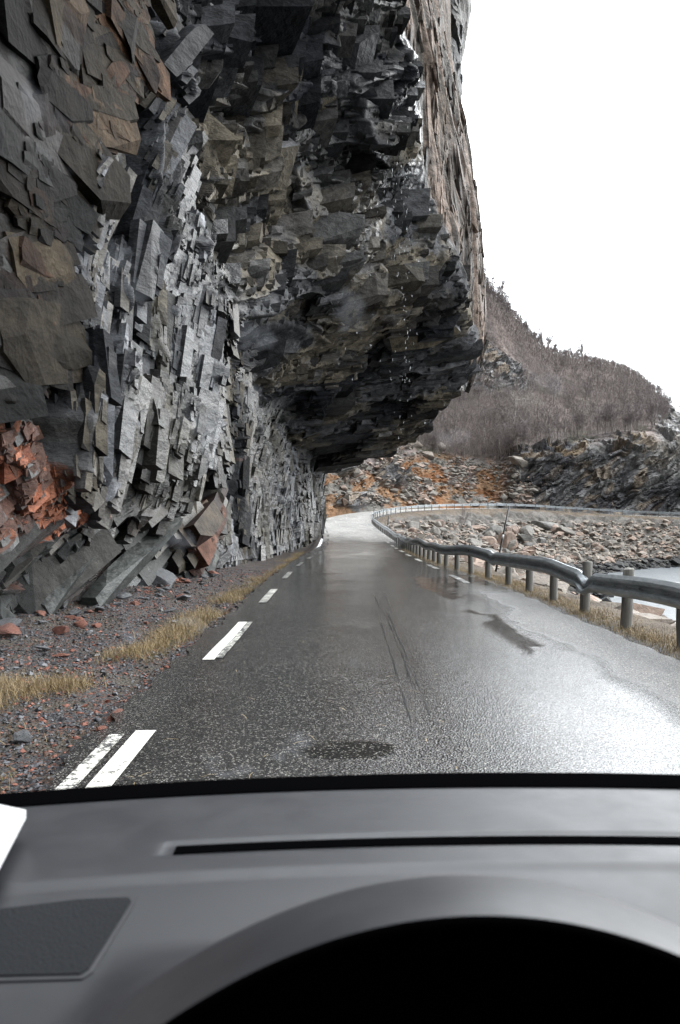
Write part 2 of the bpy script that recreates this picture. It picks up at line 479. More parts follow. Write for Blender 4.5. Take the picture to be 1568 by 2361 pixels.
# rows: base, low, 3 wall points, crease, 3 ceiling points, lip, outer 1..4, back
SEC = [
 A((-900, 1900, 4.5), (-950, 1500, 4.5), (-1000, 1000, 5), (-900, 300, 6), (-700, -500, 8), (-400, -1100, 11), (0, -800, 18), (350, -500, 24), (620, -330, 30), (800, -330, 34), (840, -420, 38), (840, -560, 42), (840, -700, 46), (830, -900, 50)),
 A((-250, 1560, 9.0), (-230, 1290, 8.6), (-240, 960, 8.7), (-190, 500, 9.4), (-60, -60, 11), (80, -420, 13.5), (330, -360, 20), (570, -260, 26), (780, -190, 31), (890, -190, 35), (910, -260, 39), (920, -370, 43), (920, -500, 47), (910, -700, 52)),
 A((20, 1490, 11.6), (20, 1270, 11.2), (0, 1020, 10.7), (30, 600, 11.6), (110, 130, 13.3), (215, -190, 15.6), (430, -130, 23), (630, -50, 29), (820, -10, 33.5), (925, -10, 37.5), (945, -90, 41), (945, -200, 45), (945, -330, 49), (935, -500, 54)),
 A((150, 1425, 14.6), (130, 1250, 13.6), (160, 1080, 13.0), (200, 720, 14.0), (265, 330, 15.6), (335, 0, 18), (515, 110, 26), (690, 185, 32), (845, 215, 36.5), (958, 195, 41), (982, 110, 44), (985, 20, 47), (978, -80, 51), (965, -300, 57)),
 A((345, 1365, 19.0), (300, 1250, 17.6), (330, 1110, 17.0), (370, 800, 18.0), (400, 520, 20), (430, 300, 22.6), (595, 370, 31), (750, 410, 36), (880, 430, 40), (996, 410, 44), (1022, 320, 47), (1026, 190, 50), (1012, 50, 53), (985, -200, 59)),
 A((505, 1300, 27), (500, 1240, 27), (498, 1130, 27), (500, 990, 27.5), (500, 860, 28), (508, 740, 29), (645, 670, 37), (790, 635, 41), (925, 610, 44), (1040, 585, 47), (1070, 470, 50), (1062, 300, 53), (1035, 130, 56), (1000, -160, 62)),
 A((608, 1283, 37), (604, 1235, 38), (602, 1150, 39), (600, 1060, 40), (598, 975, 41.5), (602, 900, 43), (720, 835, 45.5), (850, 790, 48), (965, 750, 50), (1070, 705, 52), (1092, 590, 54), (1078, 390, 57), (1050, 200, 60), (1010, -120, 66)),
 A((672, 1262, 49), (668, 1220, 50), (664, 1160, 51), (660, 1100, 52), (657, 1045, 52.5), (660, 995, 53), (762, 950, 53.5), (870, 905, 54.5), (990, 860, 55.5), (1088, 810, 56), (1105, 690, 58), (1090, 480, 61), (1060, 260, 65), (1020, -80, 72)),
 A((722, 1238, 66), (724, 1210, 66.5), (726, 1180, 67), (728, 1145, 67), (730, 1110, 67), (735, 1078, 66), (800, 1052, 64), (885, 1018, 62), (975, 965, 60.5), (1086, 860, 59), (1108, 740, 61), (1098, 520, 65), (1062, 300, 70), (1030, -60, 78)),
 A((741, 1228, 78), (742, 1205, 78), (743, 1175, 77), (743, 1135, 76), (744, 1100, 74), (744, 1078, 72), (805, 1054, 69), (885, 1022, 67), (965, 970, 66), (1065, 868, 66), (1085, 760, 70), (1080, 540, 75), (1050, 340, 82), (1020, -20, 92)),
 A((690, 1215, 82), (690, 1195, 82), (690, 1165, 81), (690, 1120, 81), (690, 1080, 80), (690, 1040, 80), (740, 1000, 80), (800, 950, 80), (880, 900, 82), (960, 800, 84), (980, 700, 88), (985, 560, 94), (970, 380, 102), (950, 60, 112)),
]
def make_cliff():
    T = np.array(SEC)                     # (sections, rows, 3)
    T = catmull(T, [14, 50, 90, 110, 110, 110, 95, 85, 75, 30])
    T = catmull(T.transpose(1, 0, 2), [28, 50, 100, 100, 95, 110, 90, 90, 75, 60, 60, 50, 30]).transpose(1, 0, 2)
    ns, nr = T.shape[:2]
    si = np.repeat(0, ns)
    N = normals_grid(T)
    # orient towards the open side (the viewer / the road)
    c = np.array([2.0, 0.0, 0.0]); flip = np.sign((N * (c - T)).sum(-1, keepdims=True))
    med = np.sign(np.median(flip)); N = N * med
    px, py = proj(T)
    X, Y, Z = T[..., 0], T[..., 1], T[..., 2]
    rr = np.linspace(0, 1, nr)[None] + 0 * X
    rows = np.cumsum([0] + [28, 50, 100, 100, 95, 110, 90, 90, 75, 60, 60, 50, 30])
    ridx = np.interp(np.arange(nr), rows, np.arange(len(rows)))[None] + 0 * X    # 0..13
    scol = np.interp(np.arange(ns), np.cumsum([0] + [14, 50, 90, 110, 110, 110, 95, 85, 75, 30]), np.arange(11))[:, None] + 0 * X
    wall = sstep(5.25, 4.85, ridx)                 # 1 on the wall
    outer = sstep(8.9, 9.15, ridx)                 # 1 on the weathered outer face
    ceil = (1 - wall) * (1 - outer)
    # wall frame : foliation dips along (Y,Z)=(.81,.58)
    wx = 0.5 * fbm(Y * 0.5, Z * 0.5, 3, 4); wy = 0.5 * fbm(Y * 0.5, Z * 0.5, 4, 4)
    a = (Y + wx) * 0.42 + (Z + wy) * 0.91; b = (Y + wx) * 0.91 - (Z + wy) * 0.42
    bx = b + 0.3 * X
    D = np.zeros(X.shape); 
    f1, i1, e1 = facets(a / 4.6, bx / 2.2, 101, 1.5, 0.55, .05)
    f2, i2, e2 = facets(a / 2.0 + 3, bx / 0.85, 102, 1.6, 0.6, .09)
    f3, i3, e3 = facets(a / 0.8, bx / 0.36 + 9, 103, 1.6, 0.6, .16)
    f4, i4, e4 = facets(a / 0.3, bx / 0.15, 104, 1.6, 0.6, .35)
    Dw = 0.85 * f1 + 0.42 * f2 + 0.15 * f3 + 0.045 * f4
    Dw += 0.10 * fbm(Y * 0.6, Z * 0.6, 8, 5)
    # deep joints
    Dw -= 0.22 * sstep(0.09, 0.0, e1) + 0.07 * sstep(0.12, 0.0, e2)
    cw = (i1, i2, i3)
    # ceiling frame : ledges that run across the road
    w = 0.9 * Z - 0.36 * Y
    sx = 0.9 * fbm(X * 0.3, w * 0.3, 13, 4); sw = 0.5 * fbm(X * 0.3, w * 0.3, 14, 4)
    u = (X + sx) - 0.35 * w; v = w + sw - 0.10 * X
    g1, j1, h1 = facets(u / 4.0, v / 2.6, 201, 1.1, 1.1, .06)
    g2, j2, h2 = facets(u / 2.0, v / 1.15 + 3, 202, 1.2, 1.1, .10)
    g3, j3, h3 = facets(u / 0.9, v / 0.45 + 9, 203, 1.3, .9, .2)
    g4, j4, h4 = facets(u / 0.4, v / 0.2, 204, 1.4, .6, .35)
    # saw-tooth bedding: overlapping slabs that break downwards
    lay = v / 1.9 + 0.25 * fbm(u * 0.25, v * 0.4, 15, 3)
    saw = (lay - np.floor(lay))
    big = sstep(70, 40, Y)
    Dc = (1.15 * g1 + 0.55 * g2 + 0.17 * g3 + 0.06 * g4) * (0.55 + 0.45 * big) - 0.75 * (saw - 0.5) * (0.5 + 0.5 * big) * sstep(-.4, .5, fbm(u * .2, v * .2, 16, 3))
    Dc -= 0.4 * sstep(0.06, 0.0, h1) + 0.12 * sstep(0.08, 0.0, h2)
    # outer face : smooth, weathered, fine ribs that run up the slope
    ru = Y * 1.0 + 0.35 * Z + 0.4 * fbm(Y * 0.2, Z * 0.08, 21, 3)
    k1, l1, m1 = facets(ru / 1.7, Z / 7.0, 301, 0.6, 0.6)
    Do = 0.28 * fbm(ru * 1.3, Z * 0.09, 22, 5) + 0.22 * k1 + 0.5 * fbm(Y * 0.12, Z * 0.12, 23, 3)
    D = wall * Dw * .9 + ceil * (Dc * .8 + 1.2 * sstep(800, 735, py) * sstep(480, 620, py) * sstep(1.0, .3, np.abs(ridx - 7.2) / 3)) + outer * Do
    # the smooth brown slab that stands proud, near top left
    edge = px - (np.interp(py, [-600, 0, 170, 330, 430, 560, 700, 900, 1000], [330, 268, 262, 190, 90, 62, 45, 12, -30]) + 14 * fbm(Z * 1.6, Y * 0.8, 55, 4))
    slab = sstep(5, -5, edge) * sstep(1000, 940, py + 20 * fbm(Y * .8, Z * .8, 56, 3)) * (ridx < 6.5)
    Ds = 0.62 + 0.06 * fbm(Y * 0.9, Z * 2.2, 57, 5) + 0.14 * f1 + 0.10 * facets(a / 3.0, bx / 1.2, 58, .5, .6, .1)[0]
    D = D * (1 - slab) + Ds * slab
    # undercut slabs at the foot: long plates dipping to the lower left, dark undersides
    foot = sstep(1135, 1190, py - 18 * fbm(Y * 0.7, Z, 61, 3)) * sstep(540, 430, px) * (ridx < 4) * sstep(5, 9, Y)
    pl_ = (px * 0.62 + py) / 62.0 + 0.3 * fbm(Y * 0.4, Z * 0.8, 62, 3)
    fs = pl_ - np.floor(pl_)
    Df = -0.55 + 0.75 * fs + 0.12 * f3 + 0.04 * f4 - 0.25 * sstep(1200, 1330, py)
    D = D * (1 - foot) + (0.35 * Dw + Df) * foot
    # red block bulging out at far left
    red_e = np.interp(px, [-400, -60, 0, 70, 75, 100, 160, 225, 300], [960, 960, 1000, 990, 1090, 1110, 1135, 1190, 1300])
    redm = sstep(-14, 10, py - red_e + 6 + 10 * fbm(Y * 2, Z * 2, 71, 4)) * sstep(1300, 1230, py + 0.3 * px + 22 * fbm(Y * 1.3, Z * 1.3, 72, 4)) * sstep(250, 215, px) * (ridx < 5)
    q1, qi, qe = facets(Y / 0.9 + wx, Z / 0.55 + wy, 73, 0.9, 0.9, .1)
    q2, qj, qe2 = facets(Y / 0.3 + wx, Z / 0.2 + wy, 74, 1.1, 0.9, .25)
    D = D * (1 - redm) + (0.18 + 0.34 * q1 + 0.14 * q2) * redm
    # keep the farthest end and the lip line crisp
    amp = np.ones(X.shape) * (0.50 + 0.50 * sstep(85, 45, Y)) 
    amp *= 1 - 0.55 * sstep(0.35, 0.0, np.abs(ridx - 9.0)) * (1 - sstep(60, 50, Y) * 0.3)
    amp *= 1 - 0.5 * sstep(2.0, 0.0, ridx) * (Y > 24)
    amp[:, :] *= 1 - 0.35 * sstep(25, 45, Y) * wall
    P = T + N * blur(D * amp, 1)[..., None]
    # a ribbon of small chips and hollows everywhere
    # ---- colours of the stone, with shade painted into the roof
    gn = fbm(Y * .55, Z * .4, 511, 5)
    grey = lerp(C(.05, .053, .06), C(.27, .275, .29), sstep(-.55, .75, gn + .5 * (i3 - .5)))
    col = grey + 0 * X[..., None]
    br = sstep(0.60, 0.72, i2 * 0.6 + i1 * 0.4 + 0.10 * fbm(Y, Z, 81, 3)) * sstep(300, 480, py + 0)
    br = np.maximum(br, sstep(0.7, 0.74, i1) * 0.9)
    colw = lerp(col, C(.095, .082, .056) * (0.8 + 0.4 * i3)[..., None], br * 0.85)
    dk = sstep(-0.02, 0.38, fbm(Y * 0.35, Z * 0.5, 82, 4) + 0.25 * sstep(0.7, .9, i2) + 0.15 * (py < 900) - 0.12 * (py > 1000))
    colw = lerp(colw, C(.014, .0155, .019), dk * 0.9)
    edgeb = sstep(0.13, 0.04, np.minimum(h1, h2) + 0.05 * fbm(X * 2, w * 2, 98, 3))
    colc = lerp(lerp(C(.06, .061, .066), C(.21, .212, .22), j3), C(.27, .235, .18) * (0.7 + 0.5 * j2)[..., None], sstep(-.05, 0.3, fbm(X * .28, w * .4, 83, 4) + .3 * (j1 - .5) + .05))
    colc = lerp(colc, C(.19, .19, .195) * (0.3 + 1.2 * j3)[..., None], edgeb * .7)
    dc = sstep(-0.05, 0.45, fbm(X * 0.22, w * 0.32, 84, 5) + 0.25 * (j2 - .5) - 0.25 * sstep(560, 700, py) + 0.5 * sstep(860, 960, py) + 0.4 * sstep(560, 380, py) * .5 + 0.3 * sstep(250, 60, py))  # dark wet stone, plus shade of the recessed underside painted in; top darkened too
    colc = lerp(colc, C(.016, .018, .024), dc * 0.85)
    streak = fbm(ru * 2.2, Z * 0.12, 85, 5)
    colo = lerp(C(.15, .135, .118), C(.40, .31, .255), sstep(-0.5, 0.5, streak))
    colo = lerp(colo, C(.07, .065, .06), sstep(0.15, 0.5, fbm(ru * 3.1, Z * 0.2, 86, 4)) * 0.8)
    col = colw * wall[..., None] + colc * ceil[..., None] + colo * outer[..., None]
    # slab colour: brown with ochre seams and black stains
    cs = lerp(C(.055, .045, .032), C(.11, .085, .055), sstep(-.3, .5, fbm(Y * 1.5, Z * 3.5, 87, 5)))
    cs = lerp(cs, C(.19, .09, .05), sstep(0.15, 0.5, fbm(Y * 1.1, Z * 7, 88, 4)) * 0.5)
    cs = lerp(cs, C(.010, .010, .011), sstep(-0.1, 0.4, fbm(Y * 1.6, Z * 0.45, 89, 5) + 0.5 * sstep(260, 0, px) * sstep(200, 900, py) + 0.2 * sstep(160, 20, px)) * 0.85)
    col = lerp(col, cs, slab)
    rc_ = lerp(C(.17, .055, .030), C(.36, .15, .085), qj * 0.7 + .3 * qi)
    rc_ = lerp(rc_, C(.05, .035, .03), sstep(-.05, 0.45, fbm(Y * 1.5, Z * 1.5, 90, 4)) * 0.85)
    col = lerp(col, rc_, redm)
    cf = lerp(C(.04, .047, .043), C(.12, .13, .12), sstep(-.4, .4, fbm(a * 0.8, b * 3, 91, 4)))
    cf = lerp(cf, C(.012, .012, .012), sstep(0.05, 0.5, fbm(Y * 0.6, Z * 0.8, 92, 4) + 0.2) * 0.6)
    fo = foot * (1 - redm)
    col = lerp(col, cf, fo * 0.85)
    # rusty patches low on the wall
    for cx, cy, rx, ry in ((345, 1195, 30, 9), (470, 1210, 40, 70), (440, 1190, 26, 40), (90, 1330, 60, 40), (250, 1330, 90, 20)):
        q = np.exp(-(((px - cx) / rx) ** 2 + ((py - cy) / ry) ** 2)) + 0.45 * fbm(Y * 1.8, Z * 2.6, 93, 4)
        col = lerp(col, C(.19, .075, .045) * (0.7 + 0.6 * i3)[..., None], sstep(0.35, 0.75, q) * (np.abs(px - cx) < 3 * rx) * (np.abs(py - cy) < 3 * ry) * 0.75 * (ridx < 4))
    # wet films: seepage lines that shine, mostly along the lip and in the big crease
    wet = 0.25 + 0.45 * sstep(0.0, 0.6, fbm(Y * 0.25, Z * 0.12, 95, 4) + 0.3 * dk * wall)
    wet = wet * (1 - .75 * ceil) * (1 - 0.6 * outer) * (1 - 0.6 * slab)
    def seep(pts, wdt, amt):
        nonlocal wet
        pts = np.array(pts, float); best = np.full(px.shape, 1e9)
        for (x0, y0), (x1, y1) in zip(pts[:-1], pts[1:]):
            L2 = (x1 - x0) ** 2 + (y1 - y0) ** 2
            tt = np.clip(((px - x0) * (x1 - x0) + (py - y0) * (y1 - y0)) / L2, 0, 1)
            best = np.minimum(best, np.hypot(px - x0 - tt * (x1 - x0), py - y0 - tt * (y1 - y0)))
        wet = np.maximum(wet, amt * sstep(wdt, wdt * 0.4, best + 0.8 * wdt * fbm(Y * 1.3 + X, Z * 0.5, 96, 4)) * (1 - slab) * (1 - .8 * outer) * sstep(-.15, .35, fbm(X * 7 + Y * 3, Z * 1.6, 99, 4)))
    seep([(915, -40), (940, 60), (955, 200), (975, 330), (1000, 470)], 26, 1.0)
    seep([(960, 200), (900, 260), (860, 400), (830, 520), (760, 560)], 34, 0.95)
    seep([(900, 280), (890, 400), (820, 560)], 20, 0.95)
    seep([(475, 560), (475, 690)], 22, 0.9)
    seep([(70, 470), (60, 620), (20, 700), (60, 800)], 24, 0.8)
    seep([(395, 900), (400, 1060), (385, 1140), (400, 1260)], 16, 0.95)
    seep([(770, 110), (800, 130), (690, 140)], 20, 0.8)
    wetbl = sstep(0.05, 0.5, fbm(X * 0.35 + Y * 0.2, w * 0.25, 97, 4)) * ceil * sstep(700, 560, py)
    wet = np.maximum(wet, 0.45 * wetbl)
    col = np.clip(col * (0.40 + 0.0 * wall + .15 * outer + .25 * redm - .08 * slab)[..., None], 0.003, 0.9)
    # ---------------- broken slabs standing proud of the base surface
    q = np.random.default_rng(404)
    tm = slab_templates(44, 12)
    NN = normals_grid(T + N * blur(D * amp * .95, 3)[..., None]) * med
    mxn = (.60 * wall + .34 * ceil + .3 * outer)[..., None] * (1 - .85 * slab[..., None]); NN = NN * mxn + normals_grid(T) * med * (1 - mxn); NN /= np.linalg.norm(NN, axis=-1, keepdims=True)
    PB = T + N * blur(D * amp, 2)[..., None]
    dA = np.linalg.norm(np.cross(np.gradient(T, axis=0), np.gradient(T, axis=1)), axis=-1)
    vis = (px > -160) & (px < 1200) & (py > -220) & (py < 1420)
    Vall = [P.reshape(-1, 3)]; Fall = [gridF(ns, nr)]; n0 = ns * nr
    gi = gridF(ns, nr); cf_ = col.reshape(-1, 3)[gi].mean(1); wf_ = wet.ravel()[gi].mean(1)
    nf_base = len(gi)
    colF = [cf_]; wetF = [wf_]; triV = []
    def fam(count, dens, size, thick, sink, tilt, frame, palette, seed, fix=None):
        """scatter one family of slabs. dens: weight field, size(Y)->(L,W) arrays, thick ratio"""
        nonlocal n0
        w_ = (dens * dA * vis).ravel(); w_ = w_ / w_.sum()
        idx = q.choice(w_.size, count, p=w_)
        C0 = PB.reshape(-1, 3)[idx]; Nn = NN.reshape(-1, 3)[idx]; Dd = (D * amp).ravel()[idx]
        yy = C0[:, 1]
        d1 = frame(C0)
        if d1 is None:
            d1 = np.cross(Nn, np.array([0, 0, 1.0])); d1 *= np.sign(d1[:, :1] + 1e-9); d1 /= np.maximum(np.linalg.norm(d1, axis=1, keepdims=True), .2); d1[:, 2] += .18; d1 = d1 + q.normal(0, .12, d1.shape)
        d1 = d1 - (d1 * Nn).sum(1, keepdims=True) * Nn; d1 /= np.maximum(np.linalg.norm(d1, axis=1, keepdims=True), 1e-6)
        E3 = Nn + q.normal(0, tilt, Nn.shape); E3 /= np.linalg.norm(E3, axis=1, keepdims=True)
        E1 = d1 + q.normal(0, .16, d1.shape); E1 = E1 - (E1 * E3).sum(1, keepdims=True) * E3; E1 /= np.linalg.norm(E1, axis=1, keepdims=True)
        E2 = np.cross(E3, E1)
        L, Wd = size(yy, count); H = thick * np.minimum(L, Wd) * q.uniform(.6, 1.4, count)
        dims = np.stack([L, Wd, H], 1)
        C0 = C0 + Nn * (H * sink + q.normal(0, .03, count) * Wd)[:, None]
        V_, F_, nl, ids = place_slabs(tm, C0, E1, E2, E3, dims, seed)
        rnd = q.random((count, 4))
        c, w2 = palette(nl, rnd[ids], C0[ids], px.ravel()[idx][ids], py.ravel()[idx][ids], col.reshape(-1, 3)[idx][ids])
        wsrc = wet.ravel()[idx][ids]
        Vall.append(V_); triV.append(F_ + n0); n0 += len(V_)
        colF.append(np.clip(c, .004, .9)); wetF.append(np.clip(np.maximum(wsrc * (0.6 + .5 * rnd[ids][:, 3]), w2), 0, 1))
    OB = C(.064, .054, .038)
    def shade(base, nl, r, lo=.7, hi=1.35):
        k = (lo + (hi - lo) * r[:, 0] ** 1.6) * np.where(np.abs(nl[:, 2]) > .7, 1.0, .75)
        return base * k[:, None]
    def pal_wall(nl, r, P_, X_, Y_, base):
        c = shade(base, nl, r, .30, 2.3)
        tanz = sstep(.15, .45, fbm(P_[:, 1] * .35, P_[:, 2] * .3, 505, 3) + .5 * (r[:, 2] - .5))
        return lerp(c, OB * (.8 + .5 * r[:, 0])[:, None], tanz * (np.abs(nl[:, 2]) > .6) * .7), 0 * r[:, 0]
    pal_ceil = lambda nl, r, P_, X_, Y_, base: (shade(base, nl, r, .35, 2.0), 0 * r[:, 0])
    pal_red = lambda nl, r, P_, X_, Y_, base: (shade(base, nl, r, .6, 1.3), 0 * r[:, 0])
    fw = lambda P_: np.stack([0 * P_[:, 0], np.full(len(P_), .46) , np.full(len(P_), .89)], 1) + q.normal(0, .15, P_.shape)
    fc = lambda P_: None
    free = (1 - slab) * (1 - redm)
    wz = wall * free * (1 - .75 * foot)
    def sz(l0, l1, asp0, asp1, farscale=1.0):
        def f(yy, n):
            L = np.exp(q.uniform(math.log(l0), math.log(l1), n)) * np.interp(yy, [10, 25, 60], [1, 1, farscale]); return L, L * q.uniform(asp0, asp1, n)
        return f
    near = 1 / np.clip(Y / 14.0, .6, 3.2)
    # bedrock blocks: every block keeps to the rock's own joint directions, so faces line up across the cliff
    tmB = slab_templates(40, 33, (1, 5), .9, (.36, .47))
    def unit(*v): v = np.array(v, float); return v / np.linalg.norm(v)
    def joint(count, dens, axes, size, prot, jit, palette, seed, wv=.14):
        nonlocal n0
        w_ = (dens * dA * vis).ravel(); w_ = w_ / w_.sum()
        idx = q.choice(w_.size, count, p=w_)
        C0 = PB.reshape(-1, 3)[idx]; Nn = NN.reshape(-1, 3)[idx]; yy = C0[:, 1]
        E = []
        for k_, ax in enumerate(axes):
            slow = np.stack([fbm(C0[:, 1] * .13 + 9 * k_, C0[:, 2] * .16 + C0[:, 0] * .1, 601 + 3 * k_ + m_, 2) for m_ in range(3)], 1)
            e_ = np.array(ax)[None] + wv * slow + q.normal(0, jit, (count, 3)); E.append(e_ / np.linalg.norm(e_, axis=1, keepdims=True))
        dims = size(yy, count)
        ext = .5 * sum(np.abs((Nn * E[k_]).sum(1)) * dims[:, k_] for k_ in range(3))
        pr = prot * np.minimum(dims[:, 1], dims[:, 2]) * q.uniform(-.2, 1.0, count)
        C0 = C0 + Nn * (pr - ext)[:, None]
        V_, F_, nl, ids = place_slabs(tmB, C0, E[0], E[1], E[2], dims, seed)
        rnd = q.random((count, 4))
        c, w2 = palette(nl, rnd[ids], C0[ids], px.ravel()[idx][ids], py.ravel()[idx][ids], col.reshape(-1, 3)[idx][ids])
        Vall.append(V_); triV.append(F_ + n0); n0 += len(V_)
        colF.append(np.clip(c, .003, .9)); wetF.append(np.clip(wet.ravel()[idx][ids] * (.6 + .6 * rnd[ids][:, 3]), 0, 1))
    def dz(l0, l1, w0, w1, h0, h1, far=1.0):
        def f(yy, n):
            L = np.exp(q.uniform(math.log(l0), math.log(l1), n)) * np.interp(yy, [10, 25, 60], [1, 1, far])
            return np.stack([L, L * q.uniform(w0, w1, n), L * q.uniform(h0, h1, n)], 1)
        return f
    AW = (unit(.04, .46, .88), unit(-.62, -.74, .25), unit(.86, -.48, .12))
    joint(120, wz * near, AW, dz(1.4, 3.2, .18, .3, .14, .28, .9), .6, .03, pal_wall, 1, .26)
    joint(2700, wz * near, AW, dz(.6, 2.0, .12, .26, .12, .26, .9), .8, .05, pal_wall, 2, .3)
    joint(13000, wz * near ** 1.6, AW, dz(.2, .8, .13, .32, .12, .28, 1.5), .9, .08, pal_wall, 3, .34)
    cz = ceil * (1 - slab) * (ridx < 8.75)
    hi = sstep(860, 760, py)
    AC = (unit(.95, .28, .16), unit(.30, -.92, .26), unit(-.06, -.34, -.94))
    joint(240, cz * (.3 + hi) * (ridx < 8.5), AC, dz(2.6, 6.5, .3, .55, .18, .34, .8), .75, .02, pal_ceil, 4)
    joint(1700, cz, AC, dz(1.1, 3.0, .26, .5, .14, .3, .8), .85, .04, pal_ceil, 5, .2)
    joint(9500, cz, AC, dz(.3, 1.2, .3, .6, .16, .34, .9), .8, .05, pal_ceil, 6)
    AR = (unit(.3, .9, .25), unit(-.45, -.3, .85), unit(.85, -.5, .1))
    def pal_rust(nl, r, P_, X_, Y_, base):
        c = lerp(C(.15, .048, .026), C(.30, .12, .068), r[:, 0]); c = lerp(c, C(.04, .028, .024), sstep(.0, .35, fbm(P_[:, 1] * 1.6, P_[:, 2] * 1.8, 611, 3) + .4 * (r[:, 1] - .5)) * .85)
        return lerp(c, C(.10, .105, .105), (r[:, 2] > .88) * .8), 0 * r[:, 0]
    joint(420, redm + 1e-9, AR, dz(.22, .62, .35, .7, .25, .45), .35, .12, pal_rust, 7, .3)
    joint(3200, redm + 1e-9, AR, dz(.06, .25, .4, .8, .3, .6), .5, .2, pal_rust, 17, .4)
    fo_ = lambda P_: np.stack([np.full(len(P_), .1), np.full(len(P_), .93), np.full(len(P_), .36)], 1) + q.normal(0, .08, P_.shape)
    AF = (unit(.10, .93, .36), unit(-.45, -.35, .82), unit(.88, -.30, .35))
    joint(420, foot * free * wall + 1e-9, AF, dz(1.0, 3.2, .16, .3, .12, .25), .8, .03, pal_wall, 14)
    fam(1500, foot * free * wall + 1e-9, sz(.25, 1.0, .15, .35), .6, -.25, .12, fo_, pal_wall, 9)
    fh = lambda P_: np.stack([0 * P_[:, 0] + .1, np.full(len(P_), .95), np.full(len(P_), .12)], 1) + q.normal(0, .12, P_.shape)
    fam(260, slab * wall + 1e-9, sz(.7, 3.0, .2, .4), .22, -.42, .025, fh, pal_red, 10)
    fam(1300, slab * wall + 1e-9, sz(.15, .7, .2, .45), .3, -.42, .05, fh, pal_red, 11)
    fv = lambda P_: np.stack([np.full(len(P_), .1), np.full(len(P_), .1), np.ones(len(P_))], 1) + q.normal(0, .06, P_.shape)
    fam(900, outer * (ridx < 12.2), sz(1.2, 5.0, .08, .16), .5, -.42, .03, fv, pal_red, 12)
    fam(3500, outer * (ridx < 12.2), sz(.4, 1.6, .1, .22), .5, -.40, .05, fv, pal_red, 13)
    # long plates dipping to the lower left at the foot of the near wall
    def plank(p0, p1, wdt, th, cA, red=0.0):
        nonlocal n0
        a3, b3 = np.array(at(*p0)), np.array(at(*p1)); e1 = b3 - a3; L = np.linalg.norm(e1); e1 /= L
        up = np.array([.35, -.25, .9]); e2 = up - (up @ e1) * e1; e2 /= np.linalg.norm(e2); e3 = np.cross(e1, e2)
        V_, F_, nl, ids = place_slabs(tm, ((a3 + b3) / 2)[None], e1[None], e2[None], e3[None], np.array([[L * 1.15, wdt * .5, th * .6]]), int(L * 997) % 1000)
        Vall.append(V_); triV.append(F_ + n0); n0 += len(V_)
        c = np.tile(cA, (len(F_), 1)) * np.where(nl[:, 1] < -.4, .5, 1.0)[:, None]  # undersides darkened: shade painted into the plate colour
        colF.append(c); wetF.append(np.full(len(F_), .45))
    gA, gB, gC = C(.040, .045, .041), C(.070, .075, .072), C(.022, .025, .023)
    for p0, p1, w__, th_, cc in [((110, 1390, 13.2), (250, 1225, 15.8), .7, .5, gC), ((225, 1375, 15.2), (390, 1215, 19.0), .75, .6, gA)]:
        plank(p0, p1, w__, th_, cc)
    # big flat named faces of the roof: the brown slabs seen under the overhang
    def face_slab(pp, n_out, th, cc):
        """prism over an outline of the photograph, at its own distance and thickness"""
        nonlocal n0
        hs = [bvT.ray_cast(Vector((0, 0, 0)), Vector(ray(p[0], p[1])).normalized()) for p in pp]
        ds = np.array([h_[0].y for h_ in hs if h_[0] is not None])
        yc = ds.mean() if len(ds) else pp[0][2]
        hn = [np.array(h_[1]) for h_ in hs if h_[0] is not None]; hn = sum([v_ * np.sign(v_ @ np.array([0, -1, -.3])) for v_ in hn]) / len(hn)
        nrm = np.array(n_out, float) * .5 + hn; nrm /= np.linalg.norm(nrm)
        cx_ = np.mean([p[0] for p in pp]); cy_ = np.mean([p[1] for p in pp]); cen = np.array(at(cx_, cy_, yc - .05))
        A3 = []
        for p in pp:
            d_ = np.array(ray(p[0], p[1])); A3.append(d_ * ((cen @ nrm) / (d_ @ nrm)))
        A3 = np.array(A3); lim = np.linalg.norm(A3 - cen, axis=1); 
        B3 = cen + (A3 - cen) * 1.10 - nrm * th
        n_ = len(A3); V_ = np.concatenate([A3, B3, [cen]])
        F_ = [[i, (i + 1) % n_, 2 * n_] for i in range(n_)] + sum([[[i, n_ + i, (i + 1) % n_], [(i + 1) % n_, n_ + i, n_ + (i + 1) % n_]] for i in range(n_)], [])
        Vall.append(V_); triV.append(np.array(F_) + n0); n0 += len(V_)
        colF.append(np.concatenate([np.tile(cc, (n_, 1)), np.tile(C(.14, .14, .145) * .8, (2 * n_, 1))])); wetF.append(np.full(3 * n_, .2))
    bvT = BVHTree.FromPolygons([tuple(v) for v in P[::6, ::6].reshape(-1, 3)], [tuple(int(i) for i in f) for f in gridF(*P[::6, ::6].shape[:2])])
    def FS(pts, dist, th=1.6, cc=OB):
        th = th * .5
        face_slab([(x, y, dist) for x, y in pts], (.25, -.75, -.6), th, cc)
    FS([(628, 128), (700, 155), (682, 278), (570, 262)], 28.5, 2.0, OB * 1.05)
    
    FS([(700, 160), (780, 205), (760, 300), (700, 290)], 30.5, 1.5, OB * .75)
    FS([(885, 728), (1035, 735), (1062, 765), (1000, 800), (905, 812)], 48.5, 1.3, OB * 1.5)
    
    
    
    FS([(590, 350), (690, 335), (660, 440), (520, 425)], 30, 1.2, OB * .9)
    
    
    
    Vc = np.concatenate(Vall); Tc = np.concatenate(triV)
    fcol = np.concatenate(colF); fwet = np.concatenate(wetF)
    me = mesh_np('cliff', Vc, [Fall[0], Tc], False, [M_rock])
    assert len(me.polygons) == len(fcol), (len(me.polygons), len(fcol))
    ca = me.attributes.new('Col', 'FLOAT_COLOR', 'CORNER') if False else me.attributes.new('Col', 'FLOAT_COLOR', 'POINT')
    me.attributes.remove(ca)
    lt = np.zeros(len(me.polygons), np.int32); me.polygons.foreach_get('loop_total', lt)
